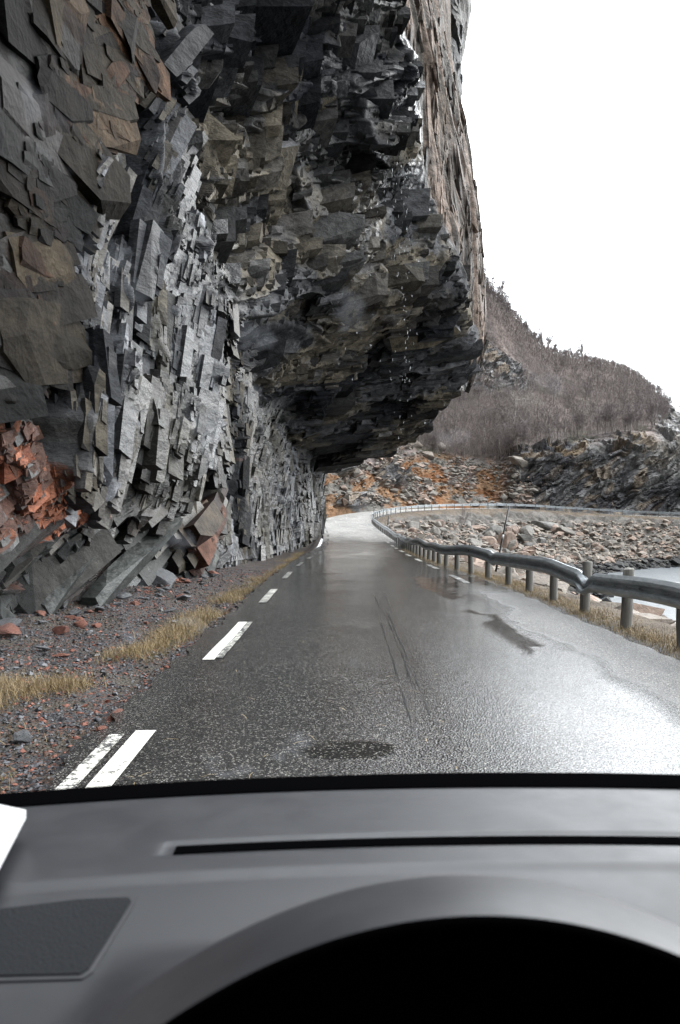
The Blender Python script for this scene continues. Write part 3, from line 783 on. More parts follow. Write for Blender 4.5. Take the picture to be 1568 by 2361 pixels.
    ca = me.attributes.new('Col', 'FLOAT_COLOR', 'CORNER'); ca.data.foreach_set('color', np.repeat(np.concatenate([fcol, np.ones((len(fcol), 1))], 1), lt, axis=0).astype(np.float32).ravel())
    wa = me.attributes.new('wet', 'FLOAT', 'CORNER'); wa.data.foreach_set('value', np.repeat(fwet, lt).astype(np.float32))
    o = add('cliff', me)
    tagp(o, 'grey and brown fractured rock cliff overhanging the left lane of the wet road', 'cliff')
    return o, P, med
def lerp(c1, c2, f):
    f = np.asarray(f, float); return c1 * (1 - f[..., None]) + c2 * f[..., None]
def C(r, g, b): return np.array([r, g, b])
cliff, CP, cmed = make_cliff()
def make_buttress():
    """the next rock shoulder further on, seen past the weathered outer face"""
    rows = [900, 640, 400, 215, 90, -20, -160]
    rt = [1075, 1078, 1066, 1056, 1064, 1080, 1086]
    T = []
    for y_, r_ in zip(rows, rt):
        T.append([at(r_ - 210, y_, 112), at(r_ - 150, y_, 101), at(r_ - 90, y_, 97), at(r_ - 45, y_, 96), at(r_ - 14, y_, 98), at(r_ - 1, y_, 103), at(r_ - 8, y_, 112), at(r_ - 60, y_, 125)])
    T = catmull(np.array(T), 50); T = catmull(T.transpose(1, 0, 2), 34).transpose(1, 0, 2)
    N = normals_grid(T)
    if np.median(N[:, 40:160, 1]) > 0: N = -N
    X, Y, Z = T[..., 0], T[..., 1], T[..., 2]
    f1, i1, e1 = facets(X / 3.0 + .2 * Z, Z / 5.0, 401, 1.0, .8); f2, i2, e2 = facets(X / 1.2, Z / 1.6, 402, 1.2, .6); f3, i3, e3 = facets(X / .5, Z / .6, 403, 1.2, .4)
    P = T + N * ((.8 * f1 + .4 * f2 + .15 * f3) * .8)[..., None]
    c = lerp0(np.array([.03, .032, .036]), np.array([.11, .10, .085]), i1 * .5 + i2 * .3 + i3 * .2)
    me = mesh_np('rock_shoulder', P.reshape(-1, 3), gridF(*X.shape), False, [M_rock], {'Col': c.reshape(-1, 3), 'wet': np.full(X.size, .35)})
    add('rock_shoulder', me, cliff)
def lerp0(a, b, f): return a * (1 - f[..., None]) + b * f[..., None]
make_buttress()
# ------------------------------------------------------------------ sea
t = NT('sea_water', 0.30, (0.05, 0.065, 0.075), spec=0.9)
hh = t.math('ADD', t.noise(0.9, 6, 0.65, t.pos(scale=(1, 0.6, 1))), t.math('MULTIPLY', t.noise(5, 4, 0.6), 0.3))
t.bump(hh, 0.6, 0.3)
M_sea = t.m
SEA = -9.0
me = mesh_np('water', np.array([[-300, -400, SEA], [1500, -400, SEA], [1500, 1500, SEA], [-300, 1500, SEA]]), np.array([[0, 1, 2, 3]]), False, [M_sea])
tagp(add('water', me), kind='structure')

def earth(name, gs=1.0):
    t = NT(name)
    n1 = t.noise(3 * gs, 6, 0.65); n2 = t.noise(17 * gs, 5, 0.7)
    c = t.attr('Col')
    c = t.mix(1.0, c, t.ramp(n1, 0.3, 0.7, 0.65, 1.35), 'MULTIPLY')
    c = t.mix(1.0, c, t.ramp(n2, 0.3, 0.7, 0.55, 1.45), 'MULTIPLY')
    t.base(c); t.rough(0.85)
    t.bump(t.math('ADD', n2, n1), 0.9, 0.15)
    return t.m
M_earth = earth('dry_turf')
def lerp(c1, c2, f): return c1 * (1 - f[..., None]) + c2 * f[..., None]
def C(r, g, b): return np.array([r, g, b])

# ------------------------------------------------------------------ bank between the road and the sea
SHO = [(-10, (10, -12)), (3, (11, 2)), (20, (12.5, 20)), (40, (14.5, 42)), (60, (18, 60)), (80, (22.5, 72)), (92, (25.5, 82)), (101, (28, 93)), (109, (30, 101)),
       (117, (33, 107)), (124.5, (37, 111)), (131.5, (41, 114)), (137, (46, 117)), (140.5, (52, 119)), (141.5, (62, 121)), (139, (76, 120)), (132, (95, 114)), (120, (125, 104))]
sh_s = []
for i, (y, p) in enumerate(SHO):
    j = np.argmin(np.abs(rc[:, 1] - y) + (0 if i < 14 else 0) * 0)
    sh_s.append(j)
# arclength of each listed road station (monotone)
key_y = [k[1] for k in RC]; key_idx = {k[1]: i * 24 for i, k in enumerate(RC)}
def sarc(i, y):
    if i <= 13 and y not in key_idx: return s_of_y(y)
    return None
st = []
for i, (y, p) in enumerate(SHO):
    if y in key_idx: st.append(arc[key_idx[y]])
    elif y == -10: st.append(arc[4])
    else: st.append(s_of_y(y))
ix = {141.5: 19, 139: 20, 132: 21, 120: 22, 140.5: 18}
for i, (y, p) in enumerate(SHO):
    if i >= 13 and y in ix: st[i] = arc[ix[y] * 24]
st = np.array(st); shp = np.array([p for _, p in SHO], float)
SHX = catmull(np.concatenate([st[:, None], shp], 1), 12)
def bank_point(s, t):
    """t 0 at asphalt edge ... 1 at the shore"""
    P, N = road_at(s)
    e = ER - 0.03
    r0 = np.stack([P[..., 0] + N[..., 0] * e, P[..., 1] + N[..., 1] * e, P[..., 2] + cross_z(e) - 0.03], -1)
    e2 = ER + 1.25
    r1 = np.stack([P[..., 0] + N[..., 0] * e2, P[..., 1] + N[..., 1] * e2, P[..., 2] - 0.12], -1)
    sx = np.interp(s, SHX[:, 0], SHX[:, 1]); sy = np.interp(s, SHX[:, 0], SHX[:, 2])
    r3 = np.stack([sx, sy, SEA - 0.35 + 0 * sx], -1)
    tt = t[..., None]
    k = 0.10
    a = np.clip(tt / k, 0, 1); b = np.clip((tt - k) / (1 - k), 0, 1)
    out = np.where(tt <= k, r0 * (1 - a) + r1 * a, r1 * (1 - b) + r3 * b)
    out[..., 2] += np.where(t > k, -0.9 * np.sin(np.clip((t - k) / (1 - k), 0, 1) * math.pi) * 0.8, 0)
    return out
def make_bank():
    s = np.concatenate([np.arange(arc[4], s_of_y(6), 1.0), np.arange(s_of_y(6), s_of_y(40), 0.15), np.arange(s_of_y(40), ATOT, 0.5)])
    t_ = np.concatenate([np.linspace(0, 0.10, 16)[:-1], np.linspace(0.10, 1.0, 90), [1.08, 1.2]])
    Sg, Tg = np.meshgrid(s, t_, indexing='ij')
    P = bank_point(Sg, np.minimum(Tg, 1.0))
    X, Y = P[..., 0], P[..., 1]
    P[..., 2] -= np.where(Tg > 1, (Tg - 1) * 12, 0)
    rocky = sstep(0.10, 0.2, Tg)
    P[..., 2] += (0.04 + 0.30 * rocky) * fbm(X * 0.7, Y * 0.7, 44, 5) * sstep(0.02, 0.06, Tg)
    f, i_, e = facets(X / 1.1, Y / 1.1, 45, 1.0, 1.0)
    P[..., 2] += 0.55 * f * rocky
    far = (X > 47) & (Y > 90)
    g = lerp(C(.075, .055, .036), C(.12, .088, .058), sstep(-.5, .5, fbm(X * 1.5, Y * 1.5, 46, 4)))
    rk = lerp(C(.06, .055, .048), C(.16, .145, .13), i_)
    c = lerp(g, rk, sstep(0.085, 0.14, Tg + 0.03 * fbm(X * .3, Y * .3, 47, 3) - 0.03 * (Y > 100)))
    gr = lerp(C(.045, .045, .048), C(.11, .11, .113), _h((X * 9).astype(int), (Y * 9).astype(int), 3))
    c = lerp(gr, c, sstep(0.028, 0.05, Tg + 0.012 * fbm(X * 1.4, Y * 1.4, 48, 4)))
    c = lerp(c, C(.035, .033, .03), sstep(SEA + 1.3, SEA + 0.5, P[..., 2] + 0.3 * fbm(X, Y, 49, 3)))
    me = mesh_np('embankment', P.reshape(-1, 3), gridF(*X.shape)[:, ::-1], True, [M_earth], {'Col': c.reshape(-1, 3)})
    o = add('embankment', me); tagp(o, kind='structure'); return o, P
bank, BP = make_bank()

# ------------------------------------------------------------------ far hillside behind the bend
HC = [690, 790, 880, 960, 1050, 1130, 1190, 1250, 1350, 1450, 1568, 1700, 1900]
HB = [(1197, 97), (1181, 118), (1174, 133), (1170, 139), (1169, 143), (1170, 145), (1172, 146), (1174, 146), (1179, 146), (1184, 146), (1190, 146), (1197, 144), (1206, 140)]
# rows up the slope for each column: (y pixel, distance)
HR = {
 690: [(1150, 102), (1100, 106), (1040, 110), (960, 116), (860, 126), (700, 140), (560, 160), (540, 200)],
 790: [(1145, 121), (1110, 127), (1060, 132), (980, 140), (900, 150), (760, 170), (600, 190), (580, 230)],
 880: [(1140, 137), (1090, 143), (1040, 149), (970, 158), (880, 172), (740, 192), (590, 210), (580, 250)],
 960: [(1135, 145), (1080, 152), (1020, 160), (960, 170), (880, 186), (740, 205), (590, 225), (590, 260)],
 1050: [(1130, 150), (1080, 158), (1030, 167), (960, 178), (880, 192), (740, 210), (570, 228), (580, 260)],
 1130: [(1130, 152), (1090, 158), (1045, 170), (960, 183), (880, 197), (770, 208), (668, 222), (700, 260)],
 1190: [(1125, 149), (1080, 151), (1040, 156), (975, 180), (900, 198), (820, 212), (738, 226), (780, 270)],
 1250: [(1125, 148), (1080, 150), (1040, 153), (985, 176), (920, 198), (860, 215), (805, 232), (840, 280)],
 1350: [(1125, 148), (1075, 150), (1030, 153), (990, 172), (930, 200), (880, 220), (832, 240), (870, 290)],
 1450: [(1130, 148), (1075, 150), (1015, 154), (980, 172), (930, 205), (893, 225), (858, 245), (890, 290)],
 1568: [(1135, 148), (1080, 150), (1030, 153), (1000, 160), (980, 175), (965, 190), (950, 205), (990, 250)],
 1700: [(1140, 146), (1090, 148), (1040, 150), (1020, 156), (1005, 165), (995, 175), (985, 185), (1020, 230)],
 1900: [(1150, 142), (1100, 144), (1060, 146), (1045, 150), (1035, 156), (1030, 162), (1025, 170), (1060, 220)],
}
def make_hill():
    T = np.array([[at(px, HB[i][0] + 2, HB[i][1])] + [at(px, *r) for r in HR[px]] for i, px in enumerate(HC)])
    base = T[:, :1].copy(); base[..., 2] -= 1.5; base[..., 1] -= 1.0
    T = np.concatenate([base, T], 1)
    nc = [26] * (len(HC) - 1); nrw = [4, 40, 44, 44, 34, 34, 40, 34, 10]
    T = catmull(T, [30] * (len(HC) - 1)); T = catmull(T.transpose(1, 0, 2), nrw).transpose(1, 0, 2)
    N = normals_grid(T); 
    if np.median(N[..., 2]) < 0: N = -N
    X, Y, Z = T[..., 0], T[..., 1], T[..., 2]
    px, py = proj(T)
    ridx = np.interp(np.arange(T.shape[1]), np.cumsum([0] + nrw), np.arange(len(nrw) + 1))[None] + 0 * X
    # zones
    crag = sstep(1140, 1215, px + 14 * fbm(Z * 0.4, Z * 0, 61, 3)) * sstep(4.35, 4.0, ridx + 0.25 * fbm(X * 0.15, Y * 0.1, 62, 4))           # roadside rock wall at right
    crag2 = sstep(1250, 1190, px + 12 * fbm(Z * 0.3, X * .3, 63, 4)) * sstep(930, 885, py + 8 * fbm(X * .3, Z * .3, 64, 3)) * sstep(6.9, 6.7, ridx)
    crag3 = sstep(1490, 1540, px) * sstep(4.0, 4.6, ridx)
    lowl = sstep(1075, 1090, 0 * px + 1080)
    crag4 = (np.exp(-(((px - 800) / 26) ** 2 + ((py - 1078) / 30) ** 2) ** 2) + np.exp(-(((px - 905) / 42) ** 2 + ((py - 1098) / 26) ** 2) ** 2) + np.exp(-(((px - 812) / 40) ** 2 + ((py - 1158) / 15) ** 2) ** 2))
    crag4 = sstep(0.35, 0.5, crag4 + 0.15 * fbm(X * 1.2, Z * 1.2, 66, 3))
    rock = np.clip(np.maximum(np.maximum(crag, crag2), np.maximum(crag3, crag4)), 0, 1)
    u = (X + 0.3 * Y) ; v = Z - 0.45 * X * np.where(px > 1200, 1, 0.2)
    wx = fbm(u * .15, v * .2, 67, 4)
    f1, i1, e1 = facets(u / 5.5 + wx, v / 2.6 + .5 * wx, 301, 1.0, 1.0)
    f2, i2, e2 = facets(u / 2.2 + wx, v / 0.9 + wx, 302, 1.0, 1.0)
    f3, i3, e3 = facets(u / 0.8, v / 0.4 + wx, 303, 1.0, 1.0)
    D = rock * (1.5 * f1 + 0.8 * f2 + 0.3 * f3 + 0.9 * crag4) + (1 - rock) * (0.5 * fbm(X * 0.12, Y * 0.12, 68, 5) + 0.35 * f3 * sstep(3.8, 3.2, ridx))
    D *= sstep(0.9, 1.6, ridx) * (0.4 + 0.6 * sstep(7.9, 6.5, ridx))
    P = T + N * D[..., None]
    # colours
    rus = lerp(C(.17, .082, .04), C(.22, .135, .08), sstep(-.4, .4, fbm(X * 0.4, Z * 0.8, 70, 5)))
    rus = lerp(rus, C(.15, .14, .125), sstep(0.1, 0.35, fbm(X * 0.35, Z * 0.8, 71, 5) + 0.1))
    brush = lerp(C(.125, .105, .10), C(.19, .155, .14), sstep(-.4, .4, fbm(X * 0.2, Y * 0.2, 72, 5)))  # brush lightened: haze over the hill is put into the colour
    brush = lerp(brush, C(.045, .05, .025), sstep(.25, .5, fbm(X * 0.25, Y * 0.25, 73, 4)) * .6)
    low = sstep(3.7, 3.1, ridx + 0.35 * fbm(X * 0.1, Y * 0.1, 74, 4) + 0.0 * px)
    c = lerp(brush, rus, low)
    rk = lerp(lerp(C(.045, .045, .048), C(.13, .125, .12), i2 * .6 + i3 * .4), C(.15, .12, .09), sstep(.72, .8, i2) * .7)
    rk = lerp(rk, C(.02, .02, .023), sstep(.1, .5, fbm(u * .2, v * .25, 75, 4)) * .6)
    rk = lerp(rk, C(.12, .085, .05), sstep(.45, .8, N[..., 2]) * crag * sstep(.0, .4, fbm(u * .4, v * .4, 76, 4)) * .7)
    rk = lerp(rk, C(.17, .165, .155), sstep(1450, 1560, px) * sstep(1130, 1060, py) * 0.6)
    c = lerp(c, rk * 1.55, rock)
    wetl = 0.1 + 0.5 * sstep(.2, .6, fbm(u * .3, v * .08, 77, 4)) * rock
    me = mesh_np('hillside', P.reshape(-1, 3), gridF(*X.shape), False, [M_farrock], {'Col': c.reshape(-1, 3), 'wet': wetl.ravel()})
    o = add('hillside', me); tagp(o, kind='structure')
    return o, P, ridx, rock
hill, HP, HRI, HROCK = make_hill()
# ------------------------------------------------------------------ painted markings
t = NT('road_paint', 0.55)
nn = t.noise(16, 5, 0.75); v = t.attr('wear', 'Fac')
nn = t.math('ADD', nn, t.ramp(t.noise(70, 3, .7), .3, .7, -.10, .10)); k = t.ramp(t.math('ADD', nn, v), 0.58, 0.66)
t.base(t.mix(k, (0.56, 0.55, 0.50), (0.03, 0.03, 0.03)))
t.bump(t.voro(85), 0.5, 0.006)
M_paint = t.m
def dash(sa, sb, o0, o1, wear, name='lane_line'):
    s = np.arange(sa, sb + 0.01, 0.1); n = 5
    o = np.linspace(o0, o1, n)
    P, N = road_at(s)
    oo = o[None] + 0 * s[:, None]
    X = P[:, None, 0] + N[:, None, 0] * oo; Y = P[:, None, 1] + N[:, None, 1] * oo
    Z = P[:, None, 2] + cross_z(oo) - 0.012 * np.exp(-((oo - 1.55) / 0.35) ** 2) - 0.012 * np.exp(-((oo + 0.35) / 0.35) ** 2) + 0.006 * fbm(X * 0.9, Y * 0.5, 5, 3) + 0.005
    w = np.full(X.shape, float(wear)) + 0.06 * fbm(X * 5, Y * 2, 7, 3)
    return mesh_np(name, np.stack([X, Y, Z], -1).reshape(-1, 3), gridF(*X.shape)[:, ::-1], True, [M_paint], {'wear': w.ravel()})
def join(meshes, name):
    V = []; F = []; A_ = []; n = 0
    for m in meshes:
        v = np.zeros(len(m.vertices) * 3, np.float32); m.vertices.foreach_get('co', v); v = v.reshape(-1, 3)
        f = np.zeros(len(m.polygons) * 4, np.int32); m.loops.foreach_get('vertex_index', f); f = f.reshape(-1, 4)
        a = np.zeros(len(v), np.float32); m.attributes['wear'].data.foreach_get('value', a)
        V.append(v); F.append(f + n); A_.append(a); n += len(v)
    return mesh_np(name, np.concatenate(V), np.concatenate(F), True, [M_paint], {'wear': np.concatenate(A_)})
S_ = s_of_y
LX = -2.36
ms = [dash(S_(4.1), S_(6.42), LX + 0.0, LX + 0.15, -.005), dash(S_(4.3), S_(6.35), LX - 0.17, LX - 0.06, .13),
      dash(S_(9.35), S_(12.75), LX + 0.02, LX + 0.15, -.01), dash(S_(9.45), S_(12.75), LX + 0.155, LX + 0.23, .14),
      dash(S_(15.6), S_(18.6), LX + 0.05, LX + 0.20, .15), dash(S_(22), S_(25), LX + 0.06, LX + 0.2, .2), dash(S_(28.5), S_(31.5), LX + 0.1, LX + 0.23, .22),
      dash(S_(35), S_(38), LX + .1, LX + 0.25, .22)]
for k_ in range(12): ms.append(dash(S_(42) + k_ * 6, S_(42) + k_ * 6 + 3, LX + .1, LX + 0.25, .26))
for k_ in range(24):
    a0 = S_(20.5) + k_ * 6
    ms.append(dash(a0, a0 + 3.0, 2.12, 2.27 + 0.05 * (k_ > 3), .11 + .05 * (k_ < 2)))
ms.append(dash(S_(98), ATOT - 5, -2.35, -2.15, .0))
tagp(add('road_markings', join(ms, 'road_markings')), kind='structure')

# grooves scraped along the lane
M_gro = NT('groove_dark', .35, (.006, .006, .006)).m
gv = []
for x0, ya, yb, ph in ((.545, 6.6, 12.5, 0), (.66, 6.9, 14.5, 1), (.705, 6.8, 14.0, 2), (.60, 14.8, 17.5, 4), (.80, 14.2, 17.8, 3)):
    yy = np.arange(ya, yb, .08); s_g = np.array([S_(y_) for y_ in yy]); xx = x0 + .04 * (yy - 7) / 5 + .004 * fbm(yy * .8, yy * 0 + ph, 12, 3); w_g = .006 * np.clip(.6 + fbm(yy * 1.5, yy * 0 + ph, 14, 3), .15, 1.3)
    P_g, N_g = road_at(s_g)
    for sgn_ in (0,):
        Z_ = P_g[:, 2] + cross_z(xx - P_g[:, 0]) - 0.012 * np.exp(-((xx - P_g[:, 0] + .35) / .35) ** 2) + 0.006 * fbm(xx * 0.9, yy * 0.5, 5, 3) + .006
        A_ = np.stack([xx - w_g, yy, Z_], 1); B_ = np.stack([xx + w_g, yy, Z_], 1); gv.append(np.stack([A_, B_], 1))
Vg = []; Fg = []; n_ = 0
for g_ in gv:
    Vg.append(g_.reshape(-1, 3)); Fg.append(gridF(len(g_), 2)[:, ::-1] + n_); n_ += 2 * len(g_)
tagp(add('road_grooves', mesh_np('road_grooves', np.concatenate(Vg), np.concatenate(Fg), False, [M_gro])), kind='structure')
# ------------------------------------------------------------------ guardrail
def tube(path, rad, sides=8, cap=True, jitter=0.0):
    path = np.asarray(path, float); n = len(path)
    rad = np.broadcast_to(np.asarray(rad, float), (n,))
    T = np.gradient(path, axis=0); T /= np.maximum(np.linalg.norm(T, axis=1, keepdims=True), 1e-9)
    ref = np.array([0, 0, 1.0]) if abs(T[:, 2]).mean() < 0.8 else np.array([1.0, 0, 0])
    U = np.cross(T, ref); U /= np.linalg.norm(U, axis=1, keepdims=True); Wv = np.cross(T, U)
    a = np.linspace(0, 2 * math.pi, sides, endpoint=False)
    V = path[:, None] + rad[:, None, None] * (np.cos(a)[None, :, None] * U[:, None] + np.sin(a)[None, :, None] * Wv[:, None])
    V = V.reshape(-1, 3)
    i = np.arange(n * sides).reshape(n, sides); j = np.roll(i, -1, axis=1)
    F = np.stack([i[:-1], j[:-1], j[1:], i[1:]], -1).reshape(-1, 4)
    FF = [F]
    if cap: FF.append(i[0][None, ::-1]); FF.append(i[-1][None])
    return V, FF
def merge(items):
    V = []; F = {}; n = 0
    for v, fs in items:
        V.append(v)
        for f in fs:
            f = np.asarray(f, np.int32); F.setdefault(f.shape[1], []).append(f + n)
        n += len(v)
    return np.concatenate(V), [np.concatenate(x) for x in F.values()]
t = NT('galvanised_steel', 0.38, metal=0.75)
n = t.noise(5, 6, 0.7, t.pos(scale=(1, 0.5, 3))); n2 = t.noise(60, 4)
cc = t.mix(t.ramp(n, 0.35, 0.65), (0.22, 0.245, 0.26), (0.48, 0.51, 0.53))
cc = t.mix(t.ramp(t.noise(9, 5, 0.8), 0.66, 0.76, 0, 0.5), cc, (0.12, 0.075, 0.04))
t.base(cc); t.rough(t.ramp(n2, 0.3, 0.7, 0.28, 0.5)); t.bump(n2, 0.15, 0.004)
M_steel = t.m
t = NT('weathered_post_wood', 0.75)
gr = t.noise(14, 6, 0.7, t.pos(scale=(3, 3, 0.25)))
t.base(t.mix(t.ramp(gr, 0.3, 0.7), (0.065, 0.062, 0.055), (0.17, 0.162, 0.145))); t.bump(gr, 0.6, 0.01)
M_post = t.m
RO = 3.02 + 0.13          # lateral position of the beam
def rail_off(s):
    y = np.interp(s, arc, rc[:, 1])
    return 3.15 + 0.0 * y + np.where(s < S_(100), np.interp(y, [0, 10, 20, 28, 42, 60, 80, 95], [3.2, 3.17, 3.1, 2.6, 2.55, 2.75, 2.8, 2.9]) - 3.15, -0.25) 
def beam_top(s):
    y = np.interp(s, arc, rc[:, 1])
    wob = 0.035 * np.sin(s * 0.9) + 0.03 * np.sin(s * 0.37 + 1)
    wob = wob - 0.16 * np.exp(-((y - 14.1) / 0.28) ** 2) * (s < S_(60)) - 0.05 * np.exp(-((y - 21.5) / 0.25) ** 2) * (s < S_(60)) + 0.05 * np.exp(-((y - 16.3) / 1.2) ** 2)
    return 0.70 + wob * np.where(s < S_(70), 1, 0.3)
def make_rail():
    root = empty('guardrail', tuple(road_pt(np.array([S_(9.0)]), 3.2)[0]))
    tagp(root, 'dented grey steel guardrail on round wooden posts following the seaward edge of the road', 'guardrail')
    s = np.concatenate([np.arange(S_(3), S_(40), 0.07), np.arange(S_(40), S_(112), 0.3), np.arange(S_(112), ATOT - 4, 0.5)])
    s = np.unique(s)
    # W profile: (outwards to the road, height below the top)
    prof = np.array([(0.026, 0.022), (0.018, 0.004), (-0.012, 0.0), (-0.026, 0.010), (-0.075, 0.05), (-0.083, 0.075), (-0.075, 0.10), (-0.02, 0.135), (-0.008, 0.155), (-0.02, 0.175), (-0.075, 0.21),
                     (-0.083, 0.235), (-0.075, 0.26), (-0.022, 0.30), (-0.012, 0.31), (0.0, 0.30)])
    P, N = road_at(s); ro = rail_off(s); bt = beam_top(s)
    y = np.interp(s, arc, rc[:, 1])
    twist = 0.5 * np.exp(-((y - 14.1) / 0.35) ** 2) * (s < S_(60)) + 0.10 * np.sin(s * 0.8)
    o = ro[:, None] + prof[None, :, 0] * (1 + 0) + (prof[None, :, 1] - 0.15) * twist[:, None] * -0.5 + 0.03 * np.sin(s * 0.55)[:, None]
    squash = 1 - 0.25 * np.exp(-((y - 14.1) / 0.3) ** 2) * (s < S_(60))
    z = P[:, None, 2] + bt[:, None] - prof[None, :, 1] * squash[:, None]
    X = P[:, None, 0] + N[:, None, 0] * o; Y = P[:, None, 1] + N[:, None, 1] * o
    front = np.stack([X, Y, z], -1)
    # thickness: a second skin 6 mm behind
    back = front.copy(); back[..., 0] += N[:, None, 0] * 0.006; back[..., 1] += N[:, None, 1] * 0.006
    G = np.concatenate([front, back[:, ::-1]], 1)
    G = np.concatenate([G, G[:, :1]], 1)
    me = mesh_np('beam', G.reshape(-1, 3), gridF(*G.shape[:2]), False, [M_steel])
    b = add('beam', me, root); b.matrix_parent_inverse = Matrix.Translation(-Vector(root.location))
    # posts
    def post_mesh(r, h, seed):
        q = np.random.default_rng(seed)
        zz = np.array([-0.9, -0.3, 0, 0.25, 0.5, h - 0.012, h, h + 0.001]); rr = np.array([r, r, r * 1.02, r, r * 0.985, r * 0.98, r * 0.90, r * 0.3])
        path = np.stack([q.normal(0, .003, 8), q.normal(0, .003, 8), zz], 1)
        V, F = tube(path, rr, 14); return mesh_np('post', V, F, True, [M_post])
    protos = [post_mesh(0.078, 0.66, 1), post_mesh(0.082, 0.80, 2), post_mesh(0.075, 0.68, 3), post_mesh(0.045, 0.66, 4)]
    ss = [S_(6.3)]; 
    while ss[-1] < ATOT - 8: ss.append(ss[-1] + 2.02)
    q = np.random.default_rng(5)
    pts = []
    cnt = 0
    for i, s1 in enumerate(ss):
        Y1 = float(np.interp(s1, arc, rc[:, 1]))
        a1 = np.array([s1]); P1 = road_pt(a1, 0)[0]; _, N1 = road_at(a1)
        o1 = float(rail_off(a1)[0]) + 0.085
        p = (P1[0] + N1[0, 0] * o1, P1[1] + N1[0, 1] * o1, P1[2] - 0.02)
        if cnt >= 100: break
        far = s1 > S_(99)
        m = protos[3] if far else (protos[1] if 11 < Y1 < 15 else protos[[0, 2][i % 2]])
        ob = add('post', m, root); ob.location = Vector(p) - Vector(root.location)
        ob.rotation_euler = (q.normal(0, .025), q.normal(0, .03), q.uniform(0, 6.28))
        cnt += 1
    # splice bolts
    bolts = []
    for s1 in np.arange(S_(5), S_(45), 0.505):
        bt1 = float(beam_top(np.array([s1]))[0]); P1, N1 = road_at(np.array([s1])); o1 = float(rail_off(np.array([s1]))[0]) - 0.012
        c0 = np.array([P1[0, 0] + N1[0, 0] * o1, P1[0, 1] + N1[0, 1] * o1, P1[0, 2] + bt1 - 0.155])
        bolts.append(c0)
    V, F = tube([np.array([0.01, 0, 0]), -np.array([0.016, 0, 0])], 0.015, 6); bm_ = mesh_np('bolt', V, F, False, [M_steel])
    for c0 in bolts: ob = add('bolt', bm_, root); ob.location = Vector(c0) - Vector(root.location)
make_rail()

# snow stakes
t = NT('stake_black', 0.5, (0.018, 0.018, 0.02)); M_stake = t.m
t = NT('stake_band', 0.5, (0.5, 0.5, 0.5)); M_band = t.m
def stake(base, top, r, label):
    base = np.array(base); top = np.array(top); d = top - base
    root = empty('snow_stake', tuple(base))
    tagp(root, label, 'stake', 'snow stakes behind the guardrail')
    V, F = tube([d * k for k in (0, .3, .6, 1.0)], [r * 1.15, r, r * .95, r * .8], 8)
    add('pole', mesh_np('pole', V, F, True, [M_stake]), root)
    V, F = tube([d * .5, d * .56], r * 1.05, 8)
    add('band', mesh_np('band', V, F, True, [M_band]), root)
stake(at(1143, 1318, 24.0), at(1174, 1166, 24.2), 0.026, 'tall black snow stake leaning right behind the wavy guardrail, in front of the pink boulders')
stake(at(892, 1238, 78), at(896, 1190, 78), 0.06, 'short distant black snow stake at the foot of the bend, right of the road')
stake(at(861, 1205, 104), at(862.5, 1172, 104), 0.05, 'thin distant snow stake at the start of the guardrail bend')

# ------------------------------------------------------------------ boulders
def boulder_mesh(name, seed, mats, sub=2, flat=0.75):
    q = np.random.default_rng(seed)
    import bmesh
    bm = bmesh.new(); bmesh.ops.create_icosphere(bm, subdivisions=3, radius=1.0)
    V = np.array([v.co[:] for v in bm.verts]); F = np.array([[v.index for v in f.verts] for f in bm.faces]); bm.free()
    sc = q.uniform(0.65, 1.15, 3); sc[2] *= flat
    V = V * sc
    for k in range(13):      # chop with random planes -> angular block
        n_ = q.normal(size=3); n_ /= np.linalg.norm(n_); d_ = q.uniform(0.42, 0.8) * (np.abs(n_ * sc)).sum() * 0.75
        h_ = V @ n_ - d_
        V = V - np.clip(h_, 0, None)[:, None] * n_
    V = V + 0.03 * np.stack([vnoise(V[:, 0] * 3 + k * 7, V[:, 1] * 3 + V[:, 2] * 2, seed + k) for k in range(3)], 1)
    return mesh_np(name, V, F, False, mats)
def stone_mat(name, c1, c2, gs=1.0):
    t = NT(name, 0.8)
    oi = t.node('ShaderNodeObjectInfo')
    n1 = t.noise(1.6 * gs, 6, 0.7, t.pos(obj=True)); n2 = t.noise(9 * gs, 5, 0.7, t.pos(obj=True))
    c = t.mix(oi.outputs['Random'], c1, c2)
    c = t.mix(1.0, c, t.ramp(n1, .3, .7, .6, 1.35), 'MULTIPLY'); c = t.mix(1.0, c, t.ramp(n2, .3, .7, .7, 1.3), 'MULTIPLY')
    t.base(c); t.bump(n2, 0.7, 0.08); return t.m
M_bld = stone_mat('boulder_stone', (.21, .18, .15), (.135, .133, .126))
M_pink = stone_mat('boulder_pink', (.26, .19, .15), (.22, .165, .135))
M_dark = stone_mat('boulder_wet_dark', (.022, .022, .022), (.04, .038, .036))
bpro = [boulder_mesh('boulder', 500 + k, [M_bld]) for k in range(9)]
bprp = [boulder_mesh('boulder', 600 + k, [M_pink]) for k in range(4)]
bprd = [boulder_mesh('boulder', 700 + k, [M_dark]) for k in range(4)]
def bvh_of(P):
    return BVHTree.FromPolygons([tuple(v) for v in P.reshape(-1, 3)], [tuple(int(i) for i in f) for f in gridF(*P.shape[:2])])
BK = bvh_of(BP[::2, ::2]); HK = bvh_of(HP[::2, ::2]); 
def hit(bv, px, py):
    d = Vector(ray(px, py)).normalized(); r = bv.ray_cast(Vector((0, 0, 0)), d)
    return r[0], r[1]
NB = 0
